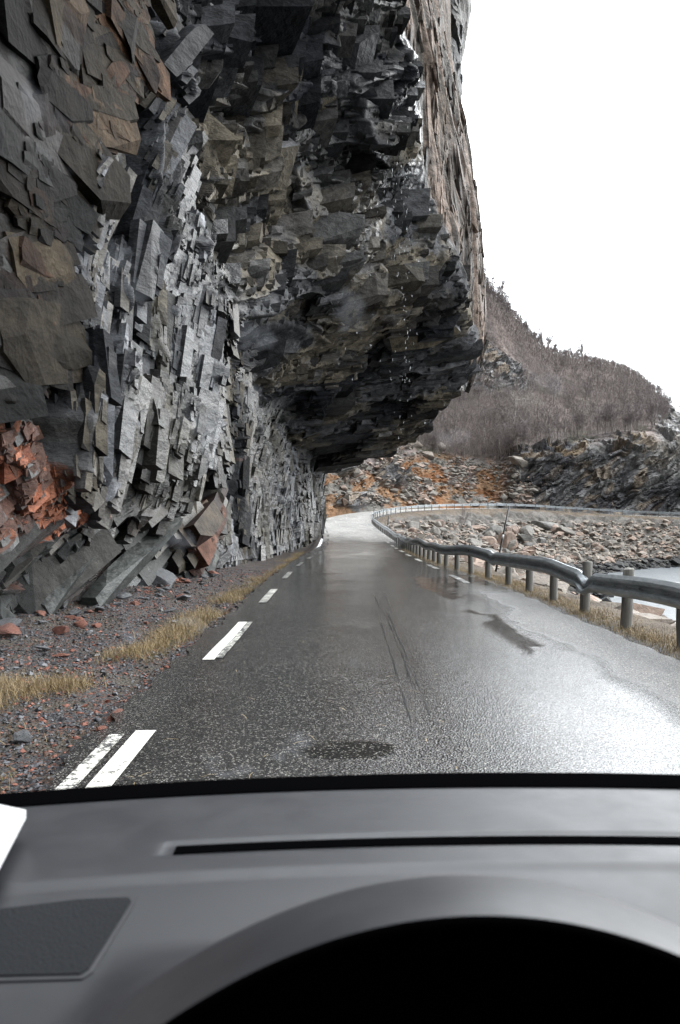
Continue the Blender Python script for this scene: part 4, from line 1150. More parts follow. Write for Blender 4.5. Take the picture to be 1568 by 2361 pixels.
def boulder(loc, size, pro, label, group, squash=None, rot=None):
    global NB
    q = rng
    o = add('boulder', pro[NB % len(pro)]); NB += 1
    o.location = loc; s_ = size * 0.5
    o.scale = (s_ * q.uniform(.85, 1.25), s_ * q.uniform(.85, 1.25), s_ * q.uniform(.7, 1.05)) if squash is None else tuple(s_ * k for k in squash)
    o.rotation_euler = (q.uniform(-.5, .5), q.uniform(-.5, .5), q.uniform(0, 6.28)) if rot is None else rot
    tagp(o, label, 'boulder', group)
    return o
named = [(1172, 1262, 3.2, bprp, 'big pink pyramid shaped boulder behind the black snow stake', (1.2, 1, 1.7)),
         (1125, 1255, 2.2, bprp, 'pink slabby boulder left of the big pink pyramid boulder', (1.5, 1, 1.0)),
         (1255, 1215, 2.6, bpro, 'long pale grey boulder tilted on the upper slope of the rubble bank', (2.0, .9, .7)),
         (1185, 1225, 2.0, bprp, 'pink boulder touching the top of the leaning snow stake', (1.0, 1, 1.2)),
         (1210, 1290, 2.6, bprp, 'pink ribbed boulder at the foot of the big pink pyramid boulder', (1.3, 1, 1.0)),
         (1110, 1218, 1.8, bpro, 'dark grey boulder at the upper left edge of the rubble bank', (1.4, 1, .8)),
         (1300, 1290, 1.6, bpro, 'flat brown boulder just above the black waterline stones', (1.5, 1, .7))]
def clear_view(h, px, py):
    return h is not None
for px_, py_, sz, pro, lab, sq in named:
    h, n_ = hit(BK, px_, py_)
    if h is None: continue
    d = h.length; boulder(h + Vector((0, 0, .1)), sz * d / 90.0, pro, lab, 'boulders of the rubble bank', sq, (0.1, 0.15, 0.4))
placed = []
tries = 0
while len(placed) < 225 and tries < 6000:
    tries += 1
    px_ = rng.uniform(930, 1580); lo = np.interp(px_, [930, 1050, 1250, 1400, 1568], [1205, 1212, 1215, 1225, 1250]); hi = np.interp(px_, [930, 1050, 1200, 1300, 1400, 1568], [1235, 1262, 1310, 1335, 1318, 1300])
    py_ = rng.uniform(lo, hi)
    if rng.random() > np.interp(px_, [930, 1050, 1150, 1400, 1500, 1580], [.35, .7, 1, .9, .5, .2]): continue
    h, n_ = hit(BK, px_, py_)
    if h is None or h.z < SEA - .1: continue
    sz = float(np.clip(rng.lognormal(0.15, 0.5), .5, 2.8)) * (1.0 if px_ < 1380 else .62)
    placed.append((sz, h, px_, py_))
placed.sort(key=lambda a: -a[0])
for sz, h, px_, py_ in placed:
    dark_ = h.z < SEA + 1.0
    pink = rng.random() < 0.28
    where = 'waterline' if dark_ else 'slope'
    if dark_: lab, g, pro = 'black wet angular stone lying along the waterline of the inlet', 'wet stones along the waterline', bprd
    elif pink: lab, g, pro = 'pinkish angular boulder among the grey ones of the rubble bank', 'pinkish boulders of the rubble bank', bprp
    else: lab, g, pro = 'grey angular boulder among others of the rubble bank below the far road', 'grey boulders of the rubble bank', bpro
    boulder(h + Vector((0, 0, sz * .12)), sz, pro, lab, g)
# small rubble as one mass
def rubble(name, pts, sizes, mats, seed, fm=None, kind='stuff', flat=.7):
    q = np.random.default_rng(seed)
    # a rough stone: cut octahedron-like solid with 8-12 faces
    base = []
    for k in range(6):
        v = np.array([[1, 0, 0], [-1, 0, 0], [0, 1, 0], [0, -1, 0], [0, 0, 1], [0, 0, -1], [.7, .7, .3], [-.7, .6, .5], [.2, -.8, .6]], float)
        v = v * q.uniform(.6, 1.15, (9, 1)); v[:, 2] *= flat
        import bmesh
        bm = bmesh.new(); vs = [bm.verts.new(x) for x in v]
        r_ = bmesh.ops.convex_hull(bm, input=vs)
        bm.verts.ensure_lookup_table(); bm.verts.index_update()
        lone = [x for x in bm.verts if not x.link_faces]
        bmesh.ops.delete(bm, geom=lone, context='VERTS')
        bm.verts.index_update(); bmesh.ops.triangulate(bm, faces=bm.faces)
        base.append((np.array([x.co[:] for x in bm.verts]), np.array([[x.index for x in f.verts] for f in bm.faces]))); bm.free()
    V = []; F = []; Mi = []; n0 = 0
    pts = np.asarray(pts); sizes = np.asarray(sizes); pick = q.integers(0, 6, len(pts))
    for b in range(6):
        m = pick == b; P = pts[m]; s = sizes[m]; k = len(P)
        if not k: continue
        ang = q.uniform(0, 6.283, k); til = q.uniform(-.6, .6, k)
        bv, bf = base[b]; v = bv[None] * s[:, None, None] * q.uniform(.7, 1.3, (k, 1, 3))
        x = v[..., 0]; z = v[..., 2]; ct, st_ = np.cos(til)[:, None], np.sin(til)[:, None]
        v = np.stack([x * ct - z * st_, v[..., 1], x * st_ + z * ct], -1)
        ca, sa = np.cos(ang)[:, None], np.sin(ang)[:, None]
        v = np.stack([v[..., 0] * ca - v[..., 1] * sa, v[..., 0] * sa + v[..., 1] * ca, v[..., 2]], -1) + P[:, None]
        V.append(v.reshape(-1, 3)); F.append((bf[None] + (n0 + np.arange(k) * len(bv))[:, None, None]).reshape(-1, 3)); n0 += k * len(bv)
        mi = (fm[m] if fm is not None else np.zeros(k, int)); Mi.append(np.repeat(mi, len(bf)))
    me = mesh_np(name, np.concatenate(V), np.concatenate(F), False, mats, fmat=np.concatenate(Mi))
    o = add(name, me); tagp(o, kind=kind); return o
NV = BP.shape
ii = rng.integers(0, BP.shape[0], 26000); jj = rng.integers(17, BP.shape[1] - 4, 26000)
pp = BP[ii, jj] + rng.normal(0, .18, (26000, 3)) * np.array([1, 1, .3])
keep = (pp[:, 1] > 8) & ((pp[:, 2] < np.interp(pp[:, 0], [0, 20, 40], [-2, -3, -3.2])))
pp = pp[keep]
sz = np.clip(rng.lognormal(-1.35, .55, len(pp)), .08, .8)
fm = np.where(pp[:, 2] < SEA + .9, 2, np.where(rng.random(len(pp)) < .3, 1, 0))
rubble('rubble', pp, sz, [M_bld, M_pink, M_dark], 77, fm)
# talus on the far slope
pts = []; szs = []
for k in range(3600):
    px_ = rng.uniform(770, 1230); t0 = np.interp(px_, [770, 850, 930, 1050, 1150, 1230], [1120, 1060, 1015, 1040, 1070, 1100]); py_ = rng.uniform(t0, 1166)
    d_ = math.sin(px_ * .021 + py_ * .05) + math.sin(px_ * .05 - py_ * .03)
    if d_ < 0.35 and rng.random() < .88: continue
    h, n_ = hit(HK, px_, py_)
    if h is None or h.y > 190: continue
    pts.append(tuple(h + Vector((0, 0, .1)))); szs.append(float(np.clip(rng.lognormal(-1.25, .6), .1, 1.1)))
rubble('talus', pts, szs, [M_bld, M_pink], 78, (rng.random(len(pts)) < .35).astype(int))
for px_, py_, sz, lab in [(1193, 1062, 4.6, 'large rounded dark grey boulder on the rusty slope below the birch wood'), (1010, 1030, 3.2, 'big pale block at the top of the scree left of the birch wood'), (952, 1022, 3.4, 'long pale block at the upper left of the scree'),
                          (985, 1050, 3.0, 'grey tilted block in the middle of the upper scree'), (1060, 1045, 3.0, 'pinkish block at the right end of the upper scree'), (1150, 1105, 2.2, 'grey block half sunk in rusty turf right of the scree')]:
    h, n_ = hit(HK, px_, py_)
    if h is not None: boulder(h, sz, bprp if 'pink' in lab else bpro, lab, 'large blocks on the far slope', (1.3, 1, .8), (.2, .1, .5))
# ------------------------------------------------------------------ grass
def grass_mat(name, c1, c2):
    t = NT(name, 0.7)
    t.base(t.mix(t.attr('tint', 'Fac'), c1, c2))
    return t.m
M_straw = grass_mat('straw', (.33, .24, .115), (.10, .07, .035))
M_green = grass_mat('moss_green', (.085, .09, .03), (.17, .14, .06))
def blades(name, pts, length, width, seed, mat, lean=0.8, curl=.5, parent=None, dirn=None):
    q = np.random.default_rng(seed); n = len(pts)
    pts = np.asarray(pts); L = length * q.uniform(.45, 1.3, n); a = q.uniform(0, 6.283, n) if dirn is None else dirn + q.normal(0, .8, n)
    ln = np.abs(q.normal(0, lean, n)); ln = np.clip(ln, 0, 1.45)
    d = np.stack([np.cos(a) * np.sin(ln), np.sin(a) * np.sin(ln), np.cos(ln)], 1)
    ln2 = np.clip(ln + curl * q.uniform(.2, 1.5, n), 0, 1.75)
    d2 = np.stack([np.cos(a) * np.sin(ln2), np.sin(a) * np.sin(ln2), np.cos(ln2)], 1)
    sd = np.stack([-np.sin(a), np.cos(a), 0 * a], 1)
    th = q.uniform(0, 6.28, n); sd = np.stack([np.cos(th), np.sin(th), 0 * th], 1)
    w = (width * q.uniform(.6, 1.4, n))[:, None]
    p0 = pts; p1 = pts + d * (L * .5)[:, None]; p2 = p1 + d2 * (L * .5)[:, None]
    V = np.stack([p0 - sd * w, p0 + sd * w, p1 - sd * w * .8, p1 + sd * w * .8, p2], 1).reshape(-1, 3)
    b = (np.arange(n) * 5)[:, None]
    F4 = np.concatenate([b + 0, b + 1, b + 3, b + 2], 1); F3 = np.concatenate([b + 2, b + 3, b + 4], 1)
    me = mesh_np(name, V, [F4, F3], False, [mat], {'tint': np.repeat(q.random(n), 5)})
    o = add(name, me, parent); tagp(o, kind='stuff'); return o
# left verge strip: dense clumps next to the asphalt, a second band nearer the wall close to the car
gp = []; gg = []
for k in range(2600):
    y = 4.5 + 42 * rng.random() ** 1.6
    c_ = np.interp(y, [4.5, 7.4, 8.2, 9.2, 12, 17, 25, 45], [-2.9, -3.1, -2.75, -2.38, -2.3, -2.2, -2.08, -1.95]); w_ = np.interp(y, [4.5, 7.4, 9, 17, 45], [.6, .3, .18, .18, .22])
    if y < 7.3 and rng.random() < .72: continue
    x = rng.normal(c_, w_)
    if x > -1.86: continue
    dens = fbm(np.array([x * 1.2]), np.array([y * .45]), 301, 3)[0]
    if dens < -0.05 - 0.25 * (y > 12) : continue
    m = int(rng.integers(10, 34)) if y < 20 else int(rng.integers(8, 16))
    zc = float(ground_z_left(np.array([x]), np.array([y]))[0])
    for j in range(m):
        (gg if (rng.random() < .22) else gp).append((x + rng.normal(0, .07), y + rng.normal(0, .12), zc - .01))
for k in range(420):
    x = rng.uniform(-4.3, -2.5); y = rng.uniform(8.4, 12)      # lone band on the gravel
    if abs((y - 8.0) - (-(x + 4.6)) * -1.6) > .6: pass
    y = 8.1 + (x + 3.4) * .35 + rng.normal(0, .16)
    zc = float(ground_z_left(np.array([x]), np.array([y]))[0])
    for j in range(12): gp.append((x + rng.normal(0, .08), y + rng.normal(0, .1), zc - .01))
o = blades('dry_grass_left_verge', gp, .17, .0022, 1, M_straw, .95, .6); o.name = 'verge_grass'
o = blades('verge_moss', gg, .10, .0024, 2, M_green, .8, .5)
# right shoulder under the guardrail
gp = []
for k in range(5200):
    y = 6.5 + 44 * rng.random() ** 1.5; s_ = S_(y)
    off = rng.normal(3.22, .23); 
    if off < 2.88: continue
    P1 = road_pt(np.array([s_]), off - (0.55 * float(sstep(20, 30, y))))[0]
    m = int(rng.integers(6, 22))
    for j in range(m): gp.append((P1[0] + rng.normal(0, .07), P1[1] + rng.normal(0, .1), P1[2] - .05))
o = blades('shoulder_grass', gp, .115, .0022, 3, M_straw, 1.25, .8)
# turf on the far verge
gp = []
for k in range(4500):
    s_ = rng.uniform(S_(50), ATOT - 6); off = abs(rng.normal(0, .8)) + 3.3 if s_ > S_(90) else abs(rng.normal(0, .4)) + 3.0
    P1 = road_pt(np.array([s_]), off)[0]; gp.append((P1[0], P1[1], P1[2] - .15))
o = blades('far_shoulder_grass', gp, .24, .012, 4, M_straw, .9, .5)
# loose straws blown on the road
gp = []
for k in range(150):
    y = 4.6 + 22 * rng.random() ** 1.6; x = rng.uniform(-1.5, 1.9) if rng.random() < .8 else rng.uniform(1.5, 3.3)
    P1 = road_pt(np.array([S_(y)]), x - .8)[0]; gp.append((P1[0], P1[1], P1[2] + .012))
q = np.random.default_rng(9); n = len(gp); gp = np.array(gp); a = q.uniform(0, 3.14, n); L = q.uniform(.01, .07, n)
d = np.stack([np.cos(a), np.sin(a), 0 * a], 1); nrm = np.stack([-np.sin(a), np.cos(a), 0 * a], 1) * .0014
bend = gp + nrm * q.normal(0, 2.5, (n, 1))
V = np.stack([gp - d * L[:, None] - nrm, gp - d * L[:, None] + nrm, bend - nrm, bend + nrm, gp + d * L[:, None] - nrm, gp + d * L[:, None] + nrm], 1); V[:, 2:4, 2] += .006
b = (np.arange(n) * 6)[:, None]
me = mesh_np('straw_litter', V.reshape(-1, 3), [np.concatenate([np.concatenate([b, b + 1, b + 3, b + 2], 1), np.concatenate([b + 2, b + 3, b + 5, b + 4], 1)])], False, [M_straw], {'tint': np.repeat(q.random(n) * .3, 6)})
tagp(add('straw_litter', me), kind='stuff')

# ------------------------------------------------------------------ loose stones of the verge
M_sd = NT('chip_dark', .5, (.014, .015, .019)).m; M_sg = NT('chip_grey', .6, (.075, .078, .088)).m; M_sr = NT('chip_red', .75, (.17, .06, .038)).m; M_sb = NT('chip_brown', .7, (.075, .042, .028)).m
n = 42000
y = 4.2 + 24 * rng.random(n) ** 1.7; x = -1.78 - 4.2 * rng.random(n) ** .9
z = ground_z_left(x, y)
sz = np.clip(rng.lognormal(-4.35, .45, n), .006, .05)
rn = rng.random(n); patch = fbm(x * .8, y * .8, 88, 3)
fm = np.where(rn < .50, 0, np.where(rn < .70, 1, np.where(rn < .86 + .12 * np.clip(patch, -1, 1), 2, 3)))
rubble('gravel', np.stack([x, y, z + sz * .2], 1), sz, [M_sd, M_sg, M_sr, M_sb], 90, fm, flat=.6)
# rocks fallen at the foot of the wall, each its own thing
t_d = stone_mat('fallen_grey', (.13, .133, .14), (.06, .062, .066), 2.5); t_r = stone_mat('fallen_red', (.22, .085, .055), (.16, .06, .04), 2.5)
rkg = [boulder_mesh('fallen_rock', 800 + k, [t_d], flat=.5) for k in range(5)]; rkr = [boulder_mesh('fallen_rock', 820 + k, [t_r], flat=.6) for k in range(4)]
GB = lambda x, y: float(ground_z_left(np.array([x]), np.array([y]))[0])
def rock(x, y, s, red, label, group=None, sq=(1, 1, .6), rot=None):
    o = add('fallen_rock', (rkr if red else rkg)[int(rng.integers(0, 4))]); o.location = (x, y, GB(x, y) + s * .12)
    o.scale = tuple(s * .5 * k for k in sq); o.rotation_euler = rot or (rng.uniform(-.3, .3), rng.uniform(-.3, .3), rng.uniform(0, 6.28))
    tagp(o, label, 'rock', group); return o
def gxy(px, py):
    z = -1.75; d = ray(px, py)
    for _ in range(6):
        k = z / d[2]; z = GB(d[0] * k, d[1] * k)
    return d[0] * k, d[1] * k
for px_, py_, s, red, lab, sq, rot in [
    (20, 1300, 1.0, 0, 'tall light grey rock slab leaning on the wall at the left edge', (.55, .55, 1.5), (.1, -.12, .3)),
    (45, 1385, .8, 0, 'upright pale grey rock tooth at the foot of the leftmost wall', (.6, .5, 1.7), (.15, .25, .8)),
    (120, 1395, .75, 0, 'thin pointed grey slab lying diagonally at the wall foot', (.35, 1.0, .7), (.5, .5, .5)),
    (150, 1400, .6, 0, 'sharp grey splinter right beside the thin pointed slab', (.35, 1.0, .6), (.5, .6, .4)),
    (365, 1350, 1.25, 0, 'fan shaped light grey rock outcrop at the wall foot by the grass', (.9, .8, .75), (.3, .3, 0)),
    (215, 1368, .5, 0, 'flat grey slab propped on the red rubble', (1.2, .6, .4), (.3, -.3, .4)),
    (190, 1443, .3, 1, 'flat red rock on the gravel below the thin slabs', (1.4, .8, .5), None),
    (222, 1447, .24, 1, 'smaller red rock right of the flat red rock', (1.2, .8, .5), None),
    (338, 1440, .18, 1, 'lone red stone in the middle of the dark gravel', (1.2, .8, .5), None),
    (237, 1688, .13, 1, 'red stone right beside the asphalt edge near the first white line', (1, 1, .8), None),
    (262, 1655, .15, 1, 'long dark red stone by the asphalt edge', (1.5, .7, .5), None),
    (230, 1700 - 48, .09, 0, 'small pale stone next to the dark red stone', (1, 1, .8), None),
    (205, 1345, .35, 1, 'red broken rock heaped against the wall foot', (1.1, .9, .8), None),
    (310, 1335, .35, 1, 'reddish rock beside the fan shaped outcrop', (1.1, .9, .8), None),
    (395, 1410, .3, 0, 'dark brown flat rock on the gravel close to the grass', (1.5, .8, .4), None),
    (100, 1500, .28, 0, 'dark grey flat stone in the near gravel', (1.3, .9, .4), None),
    (140, 1515, .22, 1, 'red flat stone in the near gravel', (1.3, .9, .4), None),
    (55, 1710, .28, 0, 'black angular rock in the gravel at lower left', (1.2, .9, .8), None)]:
    X_, Y_ = gxy(px_, py_)
    rock(X_, Y_, s, red, lab, 'rocks at the wall foot', sq, rot)
for k in range(110):
    y = rng.uniform(8, 24); x = np.interp(y, [8, 13, 18, 24], [-4.6, -4.3, -3.9, -3.7]) + rng.normal(0, .35)
    red = rng.random() < .4
    rock(x, y, float(np.clip(rng.lognormal(-1.7, .5), .07, .5)), red, 'small broken red rock at the foot of the cliff wall' if red else 'small broken grey rock at the foot of the cliff wall', 'small red rocks at the wall foot' if red else 'small grey rocks at the wall foot')

# ------------------------------------------------------------------ dripping water
t = NT('water_drop', 0.05, (.9, .93, .95)); t.b.inputs['Transmission Weight'].default_value = .6; t.b.inputs['IOR'].default_value = 1.33; M_drop = t.m
dr = []
q = np.random.default_rng(21)
for k in range(130):
    px_ = 932 + q.normal(0, 13) if k < 90 else q.uniform(760, 1030); py_ = 270 + 740 * q.random() if k < 90 else q.uniform(420, 1230 if k > 280 else 1000)
    Y_ = q.uniform(30, 38); p = np.array(at(px_, py_, Y_)); L = q.uniform(.06, .15); r = q.uniform(.003, .006)
    V, F = tube([p + [0, 0, L * .5], p + [0, 0, L * .1], p - [0, 0, L * .3], p - [0, 0, L * .5]], [r * .2, r * .8, r, r * .3], 5); dr.append((V, F))
V, F = merge(dr); tagp(add('dripping_water', mesh_np('dripping_water', V, F, True, [M_drop])), kind='stuff')

# ------------------------------------------------------------------ birches
t = NT('birch_bark', .8); nb = t.noise(3, 4, .6, t.pos(scale=(1, 1, 2)))
t.base(t.mix(t.ramp(nb, .4, .6), (.32, .30, .28), (.14, .12, .11))); M_bark = t.m
M_twig = NT('birch_twigs', .85, (.20, .17, .165)).m
M_twigp = NT('pale_twigs', .85, (.33, .30, .27)).m
def grow(seed, H, levels=4, lean=0.1, spread=.55, tw=.045, tr=.018):
    q = np.random.default_rng(seed); segs = []; twigs = []
    def br(p, d, L, r, lev):
        n = 4 if lev == 0 else 3
        path = [p]; dd = d.copy()
        for i in range(n):
            dd = dd + q.normal(0, .10 + .05 * lev, 3); dd[2] += .05; dd /= np.linalg.norm(dd); path.append(path[-1] + dd * L / n)
        path = np.array(path); 
        if lev <= 1: segs.append((path, np.linspace(r, r * .45, n + 1)))
        else: twigs.append((path, max(r, tw)))
        if lev >= levels: return
        k = 9 if lev == 0 else (6 if lev == 1 else 5)
        for i in range(k):
            f = q.uniform(.30 if lev == 0 else .2, 1.0); pp_ = path[0] + 0; j = f * n; a_ = int(min(j, n - 1)); pp_ = path[a_] + (path[a_ + 1] - path[a_]) * (j - a_)
            nd = dd * .75 + q.normal(0, spread, 3) + np.array([0, 0, .25]); nd /= np.linalg.norm(nd)
            br(pp_, nd, L * q.uniform(.35, .6), r * .42, lev + 1)
    br(np.array([0, 0, -.3]), np.array([q.normal(0, lean), q.normal(0, lean), 1.0]), H * .75, tr * H, 0)
    Vt, Ft = merge([tube(p_, r_, 5, False) for p_, r_ in segs])
    V = []; F = []; n0 = 0
    for p_, r_ in twigs:
        sdv = q.normal(0, 1, 3); sdv /= np.linalg.norm(sdv); w = np.linspace(r_, r_ * .35, len(p_))[:, None] * .5
        V.append(np.stack([p_ - sdv * w, p_ + sdv * w], 1).reshape(-1, 3)); i = np.arange(len(p_) - 1) * 2 + n0
        F.append(np.stack([i, i + 1, i + 3, i + 2], 1)); n0 += 2 * len(p_)
    return (Vt, Ft), (np.concatenate(V), [np.concatenate(F)])
protos_t = []
for k in range(7):
    (Vt, Ft), (Vc, Fc) = grow(900 + k, 7.0, 4, .12, .5)
    protos_t.append((mesh_np('trunk', Vt, Ft, True, [M_bark]), mesh_np('crown', Vc, Fc, False, [M_twig])))
pale = []
for k in range(2):
    (Vt, Ft), (Vc, Fc) = grow(950 + k, 7.0, 4, .1, .85, .03)
    pale.append((mesh_np('trunk', Vt, Ft, True, [M_bark]), mesh_np('crown', Vc, Fc, False, [M_twigp])))
sky_t = []
for k in range(4):
    (Vt, Ft), (Vc, Fc) = grow(980 + k, 7.0, 4, .18, .6, .085, .03)
    sky_t.append((mesh_np('trunk', Vt, Ft, True, [M_bark]), mesh_np('crown', Vc, Fc, False, [M_twig])))
def tree(h, size, pr, label, group, name='birch_tree'):
    root = empty(name, tuple(h), (0, 0, rng.uniform(0, 6.28))); root.scale = (size, size, size * rng.uniform(.85, 1.15))
    tagp(root, label, 'tree', group)
    add('trunk', pr[0], root); add('crown', pr[1], root)
for px_, py_, s, lab in [(1262, 1075 - 80, 1.55, 'large pale spreading tree left of the fan shaped one in the birch wood'), (1322, 992, 1.25, 'pale fan shaped tree right of the large pale spreading tree')]:
    h, n_ = hit(HK, px_ - 80 if 'large' in lab else px_, py_)
    if h is not None: tree(h - Vector((0, 0, .2)), s, pale[0 if 'large' in lab else 1], lab, 'pale trees in the birch wood')
cnt = 0
ring = HP
# skyline trees: along the last front row of the hillside
sk = np.cumsum([0, 4, 40, 44, 44, 34, 34, 40, 34])[-1]
for k in range(90):
    c_ = int(rng.uniform(4.6 * 30, 10.2 * 30)); r_ = sk - int(rng.integers(0, 10)); p = HP[min(c_, HP.shape[0] - 1), r_]
    tree(Vector(p), rng.uniform(.35, .8) * (1.0 if c_ < 8 * 30 else .45), sky_t[k % 4], 'bare birch standing on the skyline of the far hill', 'bare birches on the skyline')
while cnt < 200:
    px_ = rng.uniform(930, 1540); lo = np.interp(px_, [930, 1050, 1130, 1200, 1300, 1450, 1540], [960, 900, 880, 870, 850, 870, 960]); hi = np.interp(px_, [930, 1050, 1150, 1250, 1400, 1540], [1020, 1060, 1060, 1020, 1000, 985])
    py_ = rng.uniform(lo, hi) if rng.random() < .75 else hi
    h, n_ = hit(HK, px_, py_)
    cnt += 1
    if h is None: continue
    tree(h - Vector((0, 0, .2)), rng.uniform(.45, .95), protos_t[cnt % 7], 'bare brown birch in the wood covering the far slope', 'bare birches of the far wood')
# shrubs lower down
for px_, py_, lab in [(1040, 1135, 'bare dark shrub on the rusty slope above the bend'), (1082, 1130, 'round bare shrub right of the other shrub above the bend'), (960, 1150, 'low bare bush beside the road at the start of the bend'), (1075, 1232, 'bare bush on the bank between guardrail and boulders'), (935, 1140, 'reddish bare bush by the outcrop above the bend')]:
    h, n_ = hit(BK if py_ > 1200 else HK, px_, py_)
    if h is not None: tree(h, .42, protos_t[int(rng.integers(0, 7))], lab, 'bare shrubs', 'shrub')
# thicket mass
P = HP.reshape(-1, 3); ri = HRI.ravel(); rk = HROCK.ravel(); pxx, pyy = proj(P)
ok = np.where((ri > 3.5) & (ri < 8.05) & (rk < .4) & (pxx > 900) & (pxx < 1640) & (pyy < np.interp(pxx, [900, 1050, 1150, 1250, 1400, 1568], [1015, 1060, 1055, 1025, 1000, 985])))[0]
n = 110000
sel = rng.choice(ok, n); pts = P[sel] + rng.normal(0, .5, (n, 3)) * np.array([1, 1, .15])
q = np.random.default_rng(77)
L = q.uniform(.5, 2.0, n) * (0.55 + 0.45 * q.random(n)); a = q.uniform(0, 6.28, n); ln = np.abs(q.normal(0, .6, n))
hgt = q.random(n) ** 1.3 * 2.2
d = np.stack([np.cos(a) * np.sin(ln), np.sin(a) * np.sin(ln), np.cos(ln)], 1)
th = q.uniform(-.8, .8, n); sdv = np.stack([np.cos(th), np.sin(th), 0 * th], 1) * (q.uniform(.008, .022, n) * (1 + 2.5 * (ri[sel] > 7.3)))[:, None]
p0 = pts + [0, 0, 1] * hgt[:, None] * .6; p1 = p0 + d * L[:, None]
V = np.stack([p0 - sdv, p0 + sdv, p1], 1).reshape(-1, 3)
t = NT('thicket_twigs', .85); t.base(t.mix(t.attr('tint', 'Fac'), (.14, .118, .112), (.30, .255, .235))); M_th = t.m
me = mesh_np('thicket', V, np.arange(n * 3).reshape(-1, 3), False, [M_th], {'tint': np.repeat(q.random(n) ** 1.5, 3)})
tagp(add('thicket', me), kind='stuff')
# ------------------------------------------------------------------ the car we sit in
t = NT('dash_plastic', 0.42, (.0135, .014, .017))
nn = t.noise(900, 2, .6, t.pos(obj=True)); t.bump(nn, .35, .0006); t.rough(t.ramp(t.noise(14, 3), .3, .7, .40, .5)); M_dash = t.m
M_hood = M_dash
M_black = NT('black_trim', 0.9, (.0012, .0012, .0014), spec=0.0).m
M_cloth = NT('roof_lining', .95, (.22, .22, .22)).m
t = NT('speaker_mesh', .8, (.010, .011, .013), spec=.15); t.bump(t.voro(420, t.pos(obj=True)), .8, .001); M_spk = t.m
t = NT('white_paint', .3, (.62, .62, .63)); M_white = t.m
car = empty('car', (0, 0.3, -1.68))
tagp(car, 'grey dashboard and windscreen of the car the picture is taken from', 'car')
def cadd(name, me, parent=None):
    o = bpy.data.objects.new(name, me); COL.objects.link(o)
    p = parent or car
    o.parent = p
    o.matrix_parent_inverse = Matrix.Translation(-Vector(car.location))
    return o
def subadd(name, me, parent):
    o = bpy.data.objects.new(name, me); COL.objects.link(o); o.parent = parent
    return o
# curves of the photograph's dash, as real heights over the car floor. y = forward, x = right, z = up from the eye
def zdash(X, Y):
    z = -0.385 - 0.01 * np.clip(X, 0, 2) * 0 + 0.0 * Y
    z = z - 0.02 * sstep(0.93, 0.70, Y) - 0.004 * sstep(.925, .905, Y + .07 * (X - .25) ** 2) - 0.012 * ((X - .25) / .6) ** 2
    return z
yfar = lambda X: 1.165 - 0.075 * (np.clip((X - .25), -1.2, 1.2)) ** 2
yv = lambda X: 0.985 - 0.075 * (np.clip((X - .25), -1.2, 1.2)) ** 2      # defroster slot
def hood_shape(X, Y):
    """instrument hood: a half-dome rising towards the driver; returns height added"""
    u = (X - 0.088) / 0.30
    q_ = 1 - u ** 2
    arch = np.where(q_ > .06, q_, .06 * np.exp(np.clip((q_ - .06) / .06, -20, 0)))
    f = sstep(0.80, 0.63, Y) * (1 - .22 * sstep(.545, .75, Y))
    return 0.148 * arch * f
def make_dash():
    xs = np.unique(np.concatenate([np.linspace(-.62, 1.3, 120), np.linspace(-.3, .62, 160)])); ts = np.linspace(0, 1, 170)
    X = xs[None] + 0 * ts[:, None]
    Y = 0.545 + (yfar(X) - 0.545) * ts[:, None]
    Z = zdash(X, Y) + hood_shape(X, Y)
    # defroster channel
    dv = Y - yv(X); ch = np.exp(-((dv - .002) / .019) ** 8) * sstep(-.205, -.195, X)
    Z = Z - 0.003 * ch
    # speaker recess
    # front edge falls over
    G = np.stack([X, Y, Z], -1)
    left_cut = -0.425 + 0.0 * Y          # left end of the dash follows a slanted line
    me = mesh_np('dashboard', G.reshape(-1, 3), gridF(*X.shape), True, [M_dash]); return me, G
me, DG = make_dash()
dash_o = cadd('dashboard', me)
# defroster slot: deep black strip in the channel
xs = np.linspace(-.186, 1.25, 150); 
def strip(y0, y1, dz, xs, name, mat, th=.004):
    Ya = yv(xs) + y0; Yb = yv(xs) + y1; Z = zdash(xs, yv(xs)) + dz
    a = np.stack([xs, Ya, Z], 1); b = np.stack([xs, Yb, Z], 1); a2 = a - [0, 0, th]; b2 = b - [0, 0, th]
    G = np.stack([a2, a, b, b2], 1); return mesh_np(name, G.reshape(-1, 3), gridF(*G.shape[:2]), False, [mat])
slot = subadd('defroster_slot', strip(-.010, .012, -.0014, xs, 'defroster_slot', M_black), dash_o); 
# windscreen base band (black)
xs = np.linspace(-.62, 1.3, 90)
a = np.stack([xs, yfar(xs) - .004, zdash(xs, yfar(xs)) + .002], 1); b = np.stack([xs, yfar(xs) + .035, zdash(xs, yfar(xs)) + .008], 1); c_ = np.stack([xs, yfar(xs) + .055, zdash(xs, yfar(xs)) - .06], 1)
G = np.stack([a, b, c_], 1); cadd('windscreen_seal', mesh_np('windscreen_seal', G.reshape(-1, 3), gridF(*G.shape[:2])[:, ::-1], True, [M_black]))
